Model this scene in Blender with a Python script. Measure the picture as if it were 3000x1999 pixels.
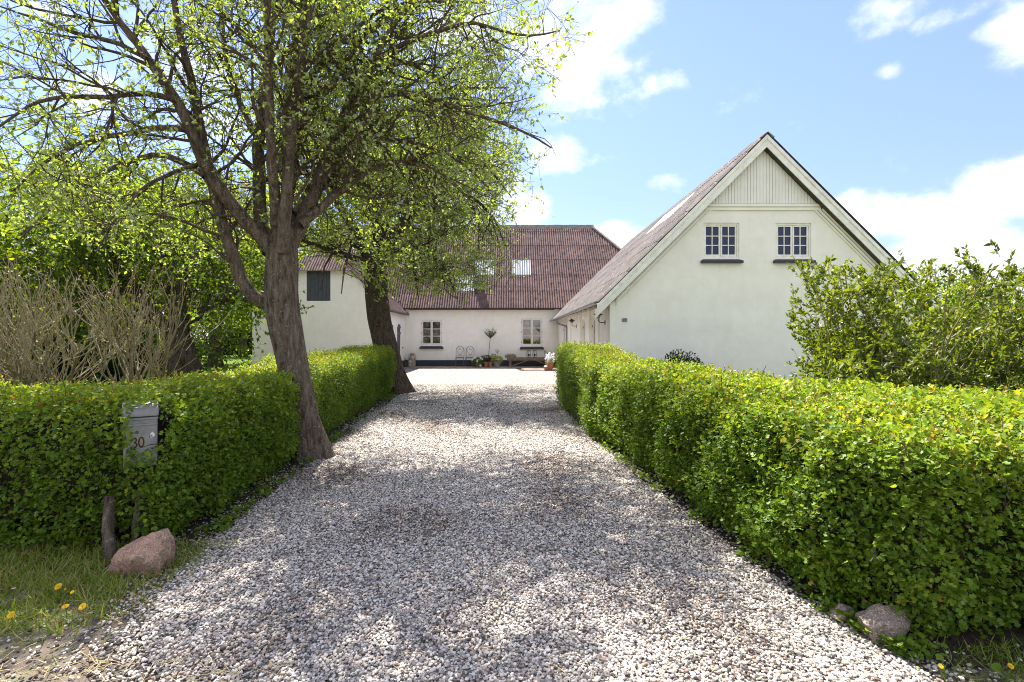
import bpy, bmesh, math
import numpy as np
from mathutils import Vector, Matrix, noise as mnoise

for o in list(bpy.data.objects):
    bpy.data.objects.remove(o)
S = bpy.context.scene
COL = S.collection
R = math.radians

# ------------------------------------------------------------------ camera
F, EYE = 1500.0, 1.5            # focal length in photo pixels, eye height in metres
cam_d = bpy.data.cameras.new("camera")
cam_d.sensor_width = 36
cam_d.lens = 36 * F / 3000
cam_d.shift_x = 11 / 3000
cam_d.shift_y = -9.5 / 3000
cam_d.clip_start, cam_d.clip_end = 0.05, 2000
cam = bpy.data.objects.new("camera", cam_d)
cam.location = (0, 0, EYE)
cam.rotation_euler = (R(90), 0, 0)
COL.objects.link(cam)
S.camera = cam

# ------------------------------------------------------------------ light
SUN = Vector((-0.30, 0.56, 1.0)).normalized()      # towards the sun
sun_d = bpy.data.lights.new("sun", 'SUN')
sun_d.energy = 2.35
sun_d.angle = R(0.55)
sun_d.color = (1.0, 0.945, 0.86)
sun = bpy.data.objects.new("sun", sun_d)
sun.rotation_euler = (-SUN).to_track_quat('-Z', 'Y').to_euler()
sun.location = (-6, 12, 20)
COL.objects.link(sun)
S.view_settings.view_transform = 'Standard'
S.view_settings.look = 'None'
S.view_settings.gamma = 1
S.view_settings.use_curve_mapping = False
S.view_settings.exposure = 2.86
S.render.engine = 'CYCLES'
S.cycles.use_denoising = True
S.cycles.denoising_prefilter = 'NONE'
S.cycles.filter_width = 1.0
S.cycles.max_bounces = 7
S.cycles.diffuse_bounces = 4
S.cycles.glossy_bounces = 2
S.cycles.transmission_bounces = 5
S.cycles.transparent_max_bounces = 6
S.cycles.sample_clamp_indirect = 6
S.cycles.caustics_reflective = False
S.cycles.caustics_refractive = False

# ------------------------------------------------------------------ sky with clouds
W = bpy.data.worlds.new("World")
S.world = W
W.use_nodes = True
wt = W.node_tree
wt.nodes.clear()


def wn(t, **k):
    n = wt.nodes.new(t)
    for a, b in k.items():
        setattr(n, a, b)
    return n


def wmath(op, a, b=None, clamp=False):
    n = wn('ShaderNodeMath', operation=op, use_clamp=clamp)
    for i, v in enumerate((a, b)):
        if v is None:
            continue
        if isinstance(v, (int, float)):
            n.inputs[i].default_value = v
        else:
            wt.links.new(v, n.inputs[i])
    return n.outputs[0]


sky = wn('ShaderNodeTexSky', sky_type='NISHITA', sun_disc=False)
sky.sun_elevation = math.asin(SUN.z)
sky.sun_rotation = math.atan2(SUN.x, SUN.y)
sky.altitude = 20
sky.air_density, sky.dust_density, sky.ozone_density = 1.0, 0.1, 4.0
tc = wn('ShaderNodeTexCoord')
DIR = tc.outputs['Generated']
big = wn('ShaderNodeTexNoise')
big.inputs['Scale'].default_value = 11.0
big.inputs['Detail'].default_value = 10.0
big.inputs['Roughness'].default_value = 0.58
mp = wn('ShaderNodeMapping')
mp.inputs['Scale'].default_value = (1, 1, 1.5)
wt.links.new(DIR, mp.inputs['Vector'])
wt.links.new(mp.outputs[0], big.inputs['Vector'])
# cloud banks as directions: photo pixel of the middle, half sizes in pixels, weight
BANKS = [(1690, 70, 300, 140, .82), (1680, 225, 230, 125, .82), (1850, 60, 140, 70, .7), (1950, 235, 110, 50, .42), (1645, 470, 120, 75, .72),
         (2590, 50, 130, 60, .75), (2780, 45, 130, 45, .55), (3010, 80, 120, 130, .8), (2612, 210, 55, 45, .62),
         (1810, 700, 120, 55, .95), (1545, 620, 90, 80, .95), (1940, 545, 80, 40, .36),
         (2700, 640, 330, 95, .95), (2980, 560, 220, 110, .98), (2800, 760, 500, 120, .98), (2500, 600, 120, 60, .8), (2900, 860, 420, 120, 1.0),
         (560, 190, 190, 150, .7), (250, 270, 190, 70, .55), (640, 350, 150, 110, .7), (120, 30, 120, 60, .5), (1300, 100, 250, 160, .75), (1350, 600, 300, 140, .8),
         (400, 700, 500, 160, .7)]
field = None
for (px, py, rx, ry, w) in BANKS:
    c = Vector(((px - 1489) / F, 1, (990 - py) / F))
    k = c.length
    c.normalize()
    sub = wn('ShaderNodeVectorMath', operation='SUBTRACT')
    wt.links.new(DIR, sub.inputs[0])
    sub.inputs[1].default_value = c
    mul = wn('ShaderNodeVectorMath', operation='MULTIPLY')
    wt.links.new(sub.outputs[0], mul.inputs[0])
    mul.inputs[1].default_value = (F * k / rx, F * k / max(rx, ry), F * k / ry)
    ln = wn('ShaderNodeVectorMath', operation='LENGTH')
    wt.links.new(mul.outputs[0], ln.inputs[0])
    mr = wn('ShaderNodeMapRange', interpolation_type='SMOOTHERSTEP')
    wt.links.new(ln.outputs['Value'], mr.inputs[0])
    mr.inputs[1].default_value = 0
    mr.inputs[2].default_value = 1.5
    mr.inputs[3].default_value = w
    mr.inputs[4].default_value = 0
    field = mr.outputs[0] if field is None else wmath('MAXIMUM', field, mr.outputs[0])
# added cumulus over the unseen sky, cover raised to brighten the shade
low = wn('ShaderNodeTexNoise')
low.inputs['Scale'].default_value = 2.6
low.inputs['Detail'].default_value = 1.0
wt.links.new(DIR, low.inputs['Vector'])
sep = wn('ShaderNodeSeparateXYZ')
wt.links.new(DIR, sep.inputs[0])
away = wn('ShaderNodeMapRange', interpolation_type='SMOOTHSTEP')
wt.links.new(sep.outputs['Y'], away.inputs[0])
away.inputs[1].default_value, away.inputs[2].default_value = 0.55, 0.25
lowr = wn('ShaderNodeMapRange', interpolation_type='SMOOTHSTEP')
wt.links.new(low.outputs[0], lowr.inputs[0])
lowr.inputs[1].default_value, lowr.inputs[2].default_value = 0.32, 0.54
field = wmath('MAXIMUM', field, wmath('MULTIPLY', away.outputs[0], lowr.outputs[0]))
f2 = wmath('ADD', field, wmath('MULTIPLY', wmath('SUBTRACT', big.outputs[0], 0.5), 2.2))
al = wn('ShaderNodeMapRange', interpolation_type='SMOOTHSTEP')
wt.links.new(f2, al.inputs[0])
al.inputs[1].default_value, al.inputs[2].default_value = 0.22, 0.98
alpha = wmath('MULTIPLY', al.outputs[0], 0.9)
hsv = wn('ShaderNodeHueSaturation')
hsv.inputs['Saturation'].default_value = 1.0
hsv.inputs['Value'].default_value = 1.0
grad = wn('ShaderNodeMapRange', interpolation_type='SMOOTHSTEP')
wt.links.new(sep.outputs['Z'], grad.inputs[0])
grad.inputs[1].default_value, grad.inputs[2].default_value = -0.05, 0.55
grad.inputs[3].default_value, grad.inputs[4].default_value = 0.52, 0.86
tint = wn('ShaderNodeVectorMath', operation='MULTIPLY')
wt.links.new(sky.outputs[0], tint.inputs[0])
tint.inputs[1].default_value = (1.08, 0.915, 1.12)
tsc = wn('ShaderNodeVectorMath', operation='SCALE')
wt.links.new(tint.outputs[0], tsc.inputs[0])
wt.links.new(grad.outputs[0], tsc.inputs['Scale'])
wt.links.new(tsc.outputs[0], hsv.inputs['Color'])
cl = wn('ShaderNodeMix', data_type='RGBA')
shade = wn('ShaderNodeTexNoise')
shade.inputs['Scale'].default_value = 7
shade.inputs['Detail'].default_value = 3
wt.links.new(mp.outputs[0], shade.inputs['Vector'])
wt.links.new(shade.outputs[0], cl.inputs[0])
cl.inputs[6].default_value = (3.0, 3.2, 3.55, 1)
cl.inputs[7].default_value = (4.5, 4.5, 4.5, 1)
mixc = wn('ShaderNodeMix', data_type='RGBA')
wt.links.new(alpha, mixc.inputs[0])
wt.links.new(hsv.outputs[0], mixc.inputs[6])
wt.links.new(cl.outputs[2], mixc.inputs[7])
bg = wn('ShaderNodeBackground')
bg.inputs['Strength'].default_value = 0.050
wt.links.new(mixc.outputs[2], bg.inputs['Color'])
wo = wn('ShaderNodeOutputWorld')
wt.links.new(bg.outputs[0], wo.inputs['Surface'])

# ------------------------------------------------------------------ helpers
ORG = {}


def GX(px, Y):
    return (px - 1489) * Y / F


def GZ(py, Y):
    return EYE - (py - 990) * Y / F


def tag(o, label=None, cat=None, group=None, kind=None):
    if label: o["label"] = label
    if cat: o["category"] = cat
    if group: o["group"] = group
    if kind: o["kind"] = kind
    return o


def empty(name, loc, label=None, cat=None, group=None, rz=0):
    o = bpy.data.objects.new(name, None)
    o.empty_display_size = 0.2
    o.location = loc
    o.rotation_euler = (0, 0, rz)
    COL.objects.link(o)
    ORG[o] = Vector(loc)
    return tag(o, label, cat, group)


def link_mesh(name, me, m, parent=None, smooth=False, loc=None):
    o = bpy.data.objects.new(name, me)
    if m and not me.materials:
        me.materials.append(m)
    if smooth:
        me.shade_smooth()
    COL.objects.link(o)
    if parent:
        o.parent = parent
        ORG[o] = ORG.get(parent, Vector())
    else:
        ORG[o] = Vector()
    if loc is not None:
        o.location = loc
    return o


def np_mesh(name, V, faces_flat, nper):
    """V (n,3); faces_flat (m,nper) index array"""
    me = bpy.data.meshes.new(name)
    V = np.ascontiguousarray(V, dtype=np.float32)
    Fa = np.ascontiguousarray(faces_flat, dtype=np.int32)
    me.vertices.add(len(V))
    me.vertices.foreach_set("co", V.ravel())
    me.loops.add(Fa.size)
    me.loops.foreach_set("vertex_index", Fa.ravel())
    me.polygons.add(len(Fa))
    me.polygons.foreach_set("loop_start", np.arange(0, Fa.size, nper, dtype=np.int32))
    me.update(calc_edges=True)
    return me


def attr(me, name, vals):
    a = me.attributes.new(name, 'FLOAT', 'POINT')
    a.data.foreach_set("value", np.ascontiguousarray(vals, dtype=np.float32))


class MB:
    """collects shapes, builds ONE mesh object"""
    def __init__(s):
        s.v, s.f = [], []

    def add(s, vs, fs):
        b = len(s.v)
        s.v += [tuple(p) for p in vs]
        s.f += [tuple(i + b for i in f) for f in fs]
        return s

    def box(s, lo, hi, M=None, bev=0.0):
        x0, y0, z0 = lo
        x1, y1, z1 = hi
        vs = [Vector(p) for p in ((x0, y0, z0), (x1, y0, z0), (x1, y1, z0), (x0, y1, z0), (x0, y0, z1), (x1, y0, z1), (x1, y1, z1), (x0, y1, z1))]
        if M is not None:
            vs = [M @ p for p in vs]
        return s.add(vs, [(0, 3, 2, 1), (4, 5, 6, 7), (0, 1, 5, 4), (1, 2, 6, 5), (2, 3, 7, 6), (3, 0, 4, 7)])

    def bar(s, a, b, w, h, up=(0, 0, 1)):
        a, b = Vector(a), Vector(b)
        d = (b - a).normalized()
        x = d.cross(Vector(up))
        if x.length < 1e-4:
            x = d.cross(Vector((0, 1, 0)))
        x.normalize()
        z = x.cross(d)
        vs = []
        for p in (a, b):
            for i, j in ((-1, -1), (1, -1), (1, 1), (-1, 1)):
                vs.append(p + x * (i * w / 2) + z * (j * h / 2))
        return s.add(vs, [(0, 1, 2, 3), (7, 6, 5, 4), (0, 4, 5, 1), (1, 5, 6, 2), (2, 6, 7, 3), (3, 7, 4, 0)])

    def tube(s, pts, r, n=8, cap=True):
        pts = [Vector(p) for p in pts]
        rr = r if isinstance(r, (list, tuple)) else [r] * len(pts)
        ref = None
        rings = []
        for i, p in enumerate(pts):
            t = (pts[min(i + 1, len(pts) - 1)] - pts[max(i - 1, 0)]).normalized()
            if ref is None:
                ref = t.orthogonal().normalized()
            x = (ref - t * ref.dot(t)).normalized()
            ref = x
            y = t.cross(x)
            rings.append([p + (x * math.cos(2 * math.pi * k / n) + y * math.sin(2 * math.pi * k / n)) * rr[i] for k in range(n)])
        vs = [q for ring in rings for q in ring]
        fs = []
        for i in range(len(pts) - 1):
            for k in range(n):
                a, b = i * n + k, i * n + (k + 1) % n
                fs.append((a, b, b + n, a + n))
        if cap:
            fs.append(tuple(range(n))[::-1])
            fs.append(tuple(range((len(pts) - 1) * n, len(pts) * n)))
        return s.add(vs, fs)

    def lathe(s, prof, c=(0, 0, 0), n=20, cap=True):
        vs, fs = [], []
        for (r, z) in prof:
            for k in range(n):
                a = 2 * math.pi * k / n
                vs.append((c[0] + r * math.cos(a), c[1] + r * math.sin(a), c[2] + z))
        for i in range(len(prof) - 1):
            for k in range(n):
                a, b = i * n + k, i * n + (k + 1) % n
                fs.append((a, b, b + n, a + n))
        if cap:
            fs.append(tuple(range(n))[::-1])
            fs.append(tuple(range((len(prof) - 1) * n, len(prof) * n)))
        return s.add(vs, fs)

    def prism(s, poly, axis_vec):
        """poly: list of 3D points (planar), extruded by axis_vec"""
        n = len(poly)
        a = [Vector(p) for p in poly]
        b = [p + Vector(axis_vec) for p in a]
        fs = [tuple(range(n))[::-1], tuple(range(n, 2 * n))]
        for i in range(n):
            j = (i + 1) % n
            fs.append((i, j, j + n, i + n))
        return s.add(a + b, fs)

    def mesh(s, name, off=(0, 0, 0)):
        me = bpy.data.meshes.new(name)
        o = Vector(off)
        me.from_pydata([(p[0] - o.x, p[1] - o.y, p[2] - o.z) for p in s.v], [], s.f)
        bm = bmesh.new()
        bm.from_mesh(me)
        bmesh.ops.recalc_face_normals(bm, faces=bm.faces)
        bm.to_mesh(me)
        bm.free()
        me.update()
        return me

    def build(s, name, m, parent=None, smooth=False, local=False, bevel=0):
        off = (0, 0, 0) if (local or parent is None) else ORG.get(parent, Vector())
        o = link_mesh(name, s.mesh(name, off), m, parent, smooth)
        if bevel:
            b = o.modifiers.new("bevel", 'BEVEL')
            b.width = bevel
            b.segments = 2
            b.limit_method = 'ANGLE'
        return o


def copy_tree(o, parent=None):
    c = o.copy()
    COL.objects.link(c)
    if parent:
        c.parent = parent
    for ch in list(o.children):
        copy_tree(ch, c)
    return c


# ------------------------------------------------------------------ materials
def newmat(name):
    m = bpy.data.materials.new(name)
    m.use_nodes = True
    t = m.node_tree
    t.nodes.clear()
    return m, t


def N(t, ty, ins=None, **k):
    n = t.nodes.new(ty)
    for a, b in k.items():
        setattr(n, a, b)
    for i, v in (ins or {}).items():
        if hasattr(v, 'is_linked') or isinstance(v, bpy.types.NodeSocket):
            t.links.new(v, n.inputs[i])
        else:
            n.inputs[i].default_value = v
    return n


def c4(c):
    return (c[0], c[1], c[2], 1)


def ramp(t, fac, stops, interp='LINEAR'):
    n = N(t, 'ShaderNodeValToRGB', {0: fac})
    n.color_ramp.interpolation = interp
    el = n.color_ramp.elements
    while len(el) < len(stops):
        el.new(0.5)
    for e, (p, c) in zip(el, stops):
        e.position = p
        e.color = c4(c)
    return n.outputs[0]


def tnoise(t, vec, scale, detail=4, rough=0.55):
    return N(t, 'ShaderNodeTexNoise', {'Vector': vec, 'Scale': scale, 'Detail': detail, 'Roughness': rough}).outputs[0]


def mixc(t, f, a, b, mode='MIX'):
    n = t.nodes.new('ShaderNodeMix')
    n.data_type = 'RGBA'
    n.blend_type = mode
    for i, v in ((0, f), (6, a), (7, b)):
        if isinstance(v, bpy.types.NodeSocket):
            t.links.new(v, n.inputs[i])
        else:
            n.inputs[i].default_value = v if i == 0 else c4(v)
    return n.outputs[2]


def finish(m, t, col, rough=0.8, bump=None, bstr=0.3, bdist=0.01, metal=0.0, spec=0.3):
    p = N(t, 'ShaderNodeBsdfPrincipled', {'Roughness': rough, 'Metallic': metal})
    if isinstance(col, bpy.types.NodeSocket):
        t.links.new(col, p.inputs['Base Color'])
    else:
        p.inputs['Base Color'].default_value = c4(col)
    p.inputs['Specular IOR Level'].default_value = spec
    if bump is not None:
        b = N(t, 'ShaderNodeBump', {'Height': bump, 'Strength': bstr, 'Distance': bdist})
        t.links.new(b.outputs[0], p.inputs['Normal'])
    o = N(t, 'ShaderNodeOutputMaterial')
    t.links.new(p.outputs[0], o.inputs['Surface'])
    return m


def simple(name, c1, c2=None, scale=8, rough=0.7, bscale=None, bstr=0.25, bdist=0.005, metal=0.0, spec=0.3):
    m, t = newmat(name)
    tc = N(t, 'ShaderNodeTexCoord').outputs['Object']
    n = tnoise(t, tc, scale, 5)
    c2 = c2 or tuple(x * 0.75 for x in c1)
    col = ramp(t, n, [(0.3, c2), (0.7, c1)])
    b = tnoise(t, tc, bscale or scale * 6, 4)
    return finish(m, t, col, rough, b, bstr, bdist, metal, spec)


def wall_mat(name, base, dirt, brick=True):
    m, t = newmat(name)
    tc = N(t, 'ShaderNodeTexCoord').outputs['Object']
    big = tnoise(t, tc, 0.9, 6, 0.6)
    streak = N(t, 'ShaderNodeMapping', {'Vector': tc, 'Scale': (5, 5, 0.5)}).outputs[0]
    st = tnoise(t, streak, 1.4, 5, 0.6)
    col = ramp(t, big, [(0.3, tuple(x * 0.93 for x in base)), (0.65, base)])
    f = ramp(t, st, [(0.52, (0, 0, 0)), (0.85, (0.30, 0.30, 0.30))])
    col = mixc(t, f, col, dirt)
    geo = N(t, 'ShaderNodeSeparateXYZ', {0: tc})
    base_d = N(t, 'ShaderNodeMapRange', {0: geo.outputs[2], 1: 0.3, 2: 1.1, 3: 0.35, 4: 0.0}).outputs[0]
    base_d = N(t, 'ShaderNodeMath', {0: base_d, 1: st}, operation='MULTIPLY').outputs[0]
    col = mixc(t, base_d, col, dirt)
    patch = tnoise(t, tc, 2.6, 7, 0.7)
    col = mixc(t, 1.0, col, ramp(t, patch, [(0.35, (0.95, 0.945, 0.93)), (0.62, (1.02, 1.02, 1.02))]), 'MULTIPLY')
    fine = tnoise(t, tc, 45, 3)
    mid = tnoise(t, tc, 7, 3)
    h = N(t, 'ShaderNodeMath', {0: fine, 1: mid}, operation='ADD').outputs[0]
    if brick:
        comb = N(t, 'ShaderNodeCombineXYZ', {0: N(t, 'ShaderNodeMath', {0: geo.outputs[0], 1: geo.outputs[1]}, operation='ADD').outputs[0], 1: geo.outputs[2]}).outputs[0]
        bk = N(t, 'ShaderNodeTexBrick', {'Vector': comb, 'Scale': 1.0, 'Mortar Size': 0.008, 'Mortar Smooth': 0.6, 'Brick Width': 0.24, 'Row Height': 0.068})
        inv = N(t, 'ShaderNodeMath', {0: bk.outputs['Fac'], 1: -1.1}, operation='MULTIPLY').outputs[0]
        h = N(t, 'ShaderNodeMath', {0: h, 1: inv}, operation='ADD').outputs[0]
    return finish(m, t, col, 0.85, h, 0.35, 0.004, spec=0.15)


def leaf_mat(name, stops, trans_gain=(1.5, 1.35, 0.55), trans=0.42, gloss=0.07, rough=0.4, under=None):
    m, t = newmat(name)
    a = N(t, 'ShaderNodeAttribute', attribute_name='tint').outputs['Fac']
    col = ramp(t, a, stops)
    tcol = mixc(t, 1.0, col, trans_gain, 'MULTIPLY')
    if under:
        bf = N(t, 'ShaderNodeNewGeometry').outputs['Backfacing']
        col = mixc(t, bf, col, under)
    d = N(t, 'ShaderNodeBsdfDiffuse', {'Color': col})
    tr = N(t, 'ShaderNodeBsdfTranslucent', {'Color': tcol})
    mx = N(t, 'ShaderNodeMixShader', {0: trans, 1: d.outputs[0], 2: tr.outputs[0]})
    g = N(t, 'ShaderNodeBsdfGlossy', {'Color': (1, 1, 1, 1), 'Roughness': rough})
    fr = N(t, 'ShaderNodeFresnel', {'IOR': 1.4})
    fm = N(t, 'ShaderNodeMath', {0: fr.outputs[0], 1: gloss / 0.10}, operation='MULTIPLY', use_clamp=True)
    fm = N(t, 'ShaderNodeMath', {0: fm.outputs[0], 1: 0.09}, operation='MINIMUM')
    mx2 = N(t, 'ShaderNodeMixShader', {0: fm.outputs[0], 1: mx.outputs[0], 2: g.outputs[0]})
    o = N(t, 'ShaderNodeOutputMaterial')
    t.links.new(mx2.outputs[0], o.inputs['Surface'])
    return m


def bark_mat(name, c1, c2, lichen, lamt=0.5, scale=1.0):
    m, t = newmat(name)
    tc = N(t, 'ShaderNodeTexCoord').outputs['Object']
    s = N(t, 'ShaderNodeMapping', {'Vector': tc, 'Scale': (14 * scale, 14 * scale, 3.2 * scale)}).outputs[0]
    n1 = tnoise(t, s, 1.5, 6, 0.65)
    col = ramp(t, n1, [(0.32, c2), (0.68, c1)])
    l = tnoise(t, tc, 16 * scale, 5, 0.7)
    lf = ramp(t, l, [(0.60, (0, 0, 0)), (0.68, (lamt,) * 3)])
    col = mixc(t, lf, col, lichen)
    l2 = tnoise(t, tc, 31 * scale, 3, 0.6)
    lf2 = ramp(t, l2, [(0.62, (0, 0, 0)), (0.67, (lamt * 0.9,) * 3)])
    col = mixc(t, lf2, col, (0.42, 0.43, 0.38))
    b = N(t, 'ShaderNodeMath', {0: n1, 1: l}, operation='ADD').outputs[0]
    return finish(m, t, col, 0.9, b, 1.0, 0.06, spec=0.15)


def roof_mat(name, c1, c2, moss, pale, mossamt=0.9):
    m, t = newmat(name)
    geo = N(t, 'ShaderNodeNewGeometry')
    pos = geo.outputs['Position']
    oi = N(t, 'ShaderNodeObjectInfo').outputs['Random']
    n = tnoise(t, pos, 2.3, 6, 0.65)
    col = ramp(t, n, [(0.3, c2), (0.7, c1)])
    var = ramp(t, oi, [(0, (0.86, 0.86, 0.88)), (1, (1.12, 1.08, 1.06))])
    col = mixc(t, 1.0, col, var, 'MULTIPLY')
    sp = tnoise(t, pos, 9, 3, 0.6)
    f1 = ramp(t, sp, [(0.62, (0, 0, 0)), (0.70, (0.6, 0.6, 0.6))])
    col = mixc(t, f1, col, pale)
    vo = N(t, 'ShaderNodeTexVoronoi', {'Vector': pos, 'Scale': 3.6, 'Randomness': 1.0})
    big = tnoise(t, pos, 0.8, 3)
    lim = ramp(t, big, [(0.35, (0.14,) * 3), (0.72, (0.36,) * 3)])
    f2 = N(t, 'ShaderNodeMath', {0: vo.outputs['Distance'], 1: lim}, operation='LESS_THAN').outputs[0]
    f3 = N(t, 'ShaderNodeMath', {0: f2, 1: mossamt}, operation='MULTIPLY').outputs[0]
    col = mixc(t, f3, col, moss)
    b = tnoise(t, pos, 30, 4)
    return finish(m, t, col, 0.9, b, 0.4, 0.01, spec=0.15)


M = {}
M['wall_gable'] = wall_mat('limewash_cream', (0.88, 0.84, 0.77), (0.70, 0.65, 0.54), brick=False)
M['wall_back'] = wall_mat('limewash_white', (0.88, 0.855, 0.80), (0.70, 0.62, 0.50))
M['wall_left'] = wall_mat('limewash_plain', (0.88, 0.855, 0.80), (0.70, 0.65, 0.55))
M['plinth'] = simple('tarred_plinth', (0.050, 0.053, 0.068), (0.035, 0.037, 0.048), 4, 0.75)
M['sill'] = simple('slate_paint', (0.052, 0.053, 0.066), (0.040, 0.041, 0.052), 10, 0.6)
M['white_paint'] = simple('white_paint', (0.80, 0.79, 0.75), (0.70, 0.68, 0.62), 9, 0.5)
M['old_paint'] = simple('weathered_paint', (0.87, 0.85, 0.80), (0.70, 0.67, 0.59), 7, 0.6, 40)
M['board_paint'] = simple('board_paint', (0.82, 0.80, 0.735), (0.72, 0.70, 0.62), 3, 0.6, 60)
M['soffit'] = simple('dark_timber', (0.09, 0.075, 0.055), (0.05, 0.04, 0.03), 9, 0.8)
M['sheet_red'] = roof_mat('fibre_cement_maroon', (0.165, 0.110, 0.106), (0.076, 0.050, 0.049), (0.045, 0.035, 0.028), (0.40, 0.31, 0.29))
M['sheet_grey'] = roof_mat('fibre_cement_grey', (0.185, 0.168, 0.162), (0.085, 0.076, 0.074), (0.07, 0.055, 0.045), (0.42, 0.37, 0.36), 0.7)
M['ridge_cap'] = simple('mossy_ridge', (0.30, 0.28, 0.24), (0.12, 0.105, 0.08), 9, 0.95, 30, 0.6, 0.02)
M['translucent_sheet'] = simple('pale_plastic_sheet', (0.36, 0.385, 0.41), (0.27, 0.29, 0.31), 3, 0.6)
M['zinc'] = simple('zinc', (0.30, 0.315, 0.335), (0.20, 0.21, 0.23), 8, 0.45, metal=0.6)
M['dark_metal'] = simple('dark_metal', (0.10, 0.105, 0.11), (0.06, 0.06, 0.065), 12, 0.5, metal=0.3)
M['galv'] = simple('galvanised_steel', (0.34, 0.345, 0.36), (0.19, 0.19, 0.20), 9, 0.55, 60, metal=0.25)
M['door_grey'] = simple('door_slate_paint', (0.075, 0.08, 0.095), (0.055, 0.06, 0.07), 6, 0.55)
M['bark'] = bark_mat('bark_grey', (0.26, 0.205, 0.155), (0.045, 0.034, 0.024), (0.30, 0.235, 0.08), 0.55)
M['bark_dark'] = bark_mat('bark_dark', (0.13, 0.10, 0.072), (0.035, 0.026, 0.019), (0.13, 0.13, 0.06), 0.35)
M['twig'] = simple('twig_bark', (0.115, 0.088, 0.06), (0.05, 0.036, 0.024), 20, 0.9)
M['twig_pale'] = simple('bare_twig', (0.34, 0.29, 0.19), (0.18, 0.15, 0.08), 12, 0.9)
M['hedge_core'] = simple('hedge_inner_shade', (0.030, 0.025, 0.016), (0.016, 0.014, 0.010), 14, 0.95)  # near-black colour stands in for the shade inside the hedges
M['iron'] = simple('wrought_iron', (0.17, 0.165, 0.16), (0.08, 0.075, 0.07), 30, 0.6, metal=0.3)
M['old_wood'] = simple('old_wood', (0.30, 0.235, 0.16), (0.14, 0.105, 0.07), 10, 0.85, 50, 0.5)
M['terracotta'] = simple('terracotta', (0.44, 0.19, 0.10), (0.33, 0.14, 0.08), 9, 0.85)
M['churn'] = simple('aged_churn_metal', (0.44, 0.40, 0.33), (0.24, 0.20, 0.14), 11, 0.6, metal=0.35)
M['moss'] = simple('moss', (0.085, 0.085, 0.025), (0.04, 0.042, 0.015), 25, 1.0, 60, 0.8, 0.03)
M['white_glaze'] = simple('white_glaze', (0.8, 0.8, 0.78), (0.72, 0.72, 0.7), 4, 0.3)
M['lantern_iron'] = simple('lantern_black', (0.03, 0.03, 0.032), (0.02, 0.02, 0.02), 8, 0.5)
M['digit'] = simple('black_enamel', (0.03, 0.025, 0.02), (0.02, 0.018, 0.015), 20, 0.4)
M['digit_edge'] = simple('tan_edge', (0.42, 0.33, 0.18), (0.36, 0.28, 0.15), 20, 0.5)
M['sticker'] = simple('white_sticker', (0.78, 0.8, 0.82), (0.72, 0.74, 0.76), 10, 0.4)
M['yellow'] = simple('dandelion_yellow', (0.80, 0.56, 0.01), (0.75, 0.42, 0.008), 60, 0.7)
M['petal_white'] = simple('white_petal', (0.82, 0.82, 0.84), (0.75, 0.74, 0.78), 30, 0.7)
M['stem_green'] = simple('stem_green', (0.10, 0.17, 0.03), (0.07, 0.12, 0.02), 20, 0.7)
M['candle'] = simple('cream_wax', (0.75, 0.7, 0.58), (0.7, 0.65, 0.52), 8, 0.6)
M['lampshade'] = simple('amber_shade', (0.60, 0.34, 0.03), (0.45, 0.22, 0.02), 8, 0.6)
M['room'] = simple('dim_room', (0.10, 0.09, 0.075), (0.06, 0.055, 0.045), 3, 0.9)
M['straw'] = simple('dry_straw', (0.55, 0.44, 0.24), (0.40, 0.30, 0.15), 12, 0.85)


def glass_mat(name, base, ior, rough=0.03):
    m, t = newmat(name)
    geo = N(t, 'ShaderNodeTexCoord').outputs['Object']
    n = tnoise(t, geo, 3.0, 2)
    return finish(m, t, base, rough, n, 0.06, 0.02, spec=0.5) if False else _glass(m, t, base, ior, rough, n)


def _glass(m, t, base, ior, rough, n):
    p = N(t, 'ShaderNodeBsdfPrincipled', {'Base Color': c4(base), 'Roughness': rough, 'IOR': ior})
    b = N(t, 'ShaderNodeBump', {'Height': n, 'Strength': 0.05, 'Distance': 0.02})
    t.links.new(b.outputs[0], p.inputs['Normal'])
    o = N(t, 'ShaderNodeOutputMaterial')
    t.links.new(p.outputs[0], o.inputs['Surface'])
    return m


M['pane_dark'] = glass_mat('old_glass', (0.008, 0.018, 0.062), 1.45)


def clear_glass():
    m, t = newmat('clear_glass')
    g = N(t, 'ShaderNodeBsdfGlossy', {'Color': (1, 1, 1, 1), 'Roughness': 0.02})
    tr = N(t, 'ShaderNodeBsdfTransparent', {'Color': (0.85, 0.88, 0.87, 1)})
    mx = N(t, 'ShaderNodeMixShader', {0: 0.09, 1: tr.outputs[0], 2: g.outputs[0]})
    o = N(t, 'ShaderNodeOutputMaterial')
    t.links.new(mx.outputs[0], o.inputs['Surface'])
    return m


M['pane_clear'] = clear_glass()
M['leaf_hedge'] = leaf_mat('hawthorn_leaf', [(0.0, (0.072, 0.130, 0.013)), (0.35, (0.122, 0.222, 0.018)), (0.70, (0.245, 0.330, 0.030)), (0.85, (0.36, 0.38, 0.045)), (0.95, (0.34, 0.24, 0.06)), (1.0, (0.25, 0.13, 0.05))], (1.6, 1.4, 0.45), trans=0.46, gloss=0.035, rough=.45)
M['leaf_tree'] = leaf_mat('whitebeam_leaf', [(0.0, (0.12, 0.19, 0.04)), (0.5, (0.22, 0.31, 0.075)), (0.85, (0.32, 0.39, 0.12)), (1.0, (0.40, 0.44, 0.18))], (1.65, 1.55, 0.30), 0.57, 0.04, 0.5, under=(0.50, 0.55, 0.33))
M['leaf_bg'] = leaf_mat('orchard_leaf', [(0.0, (0.045, 0.095, 0.012)), (0.5, (0.115, 0.195, 0.022)), (1.0, (0.25, 0.31, 0.038))], (1.8, 1.55, 0.32), 0.55, 0.02, 0.5)
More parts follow.
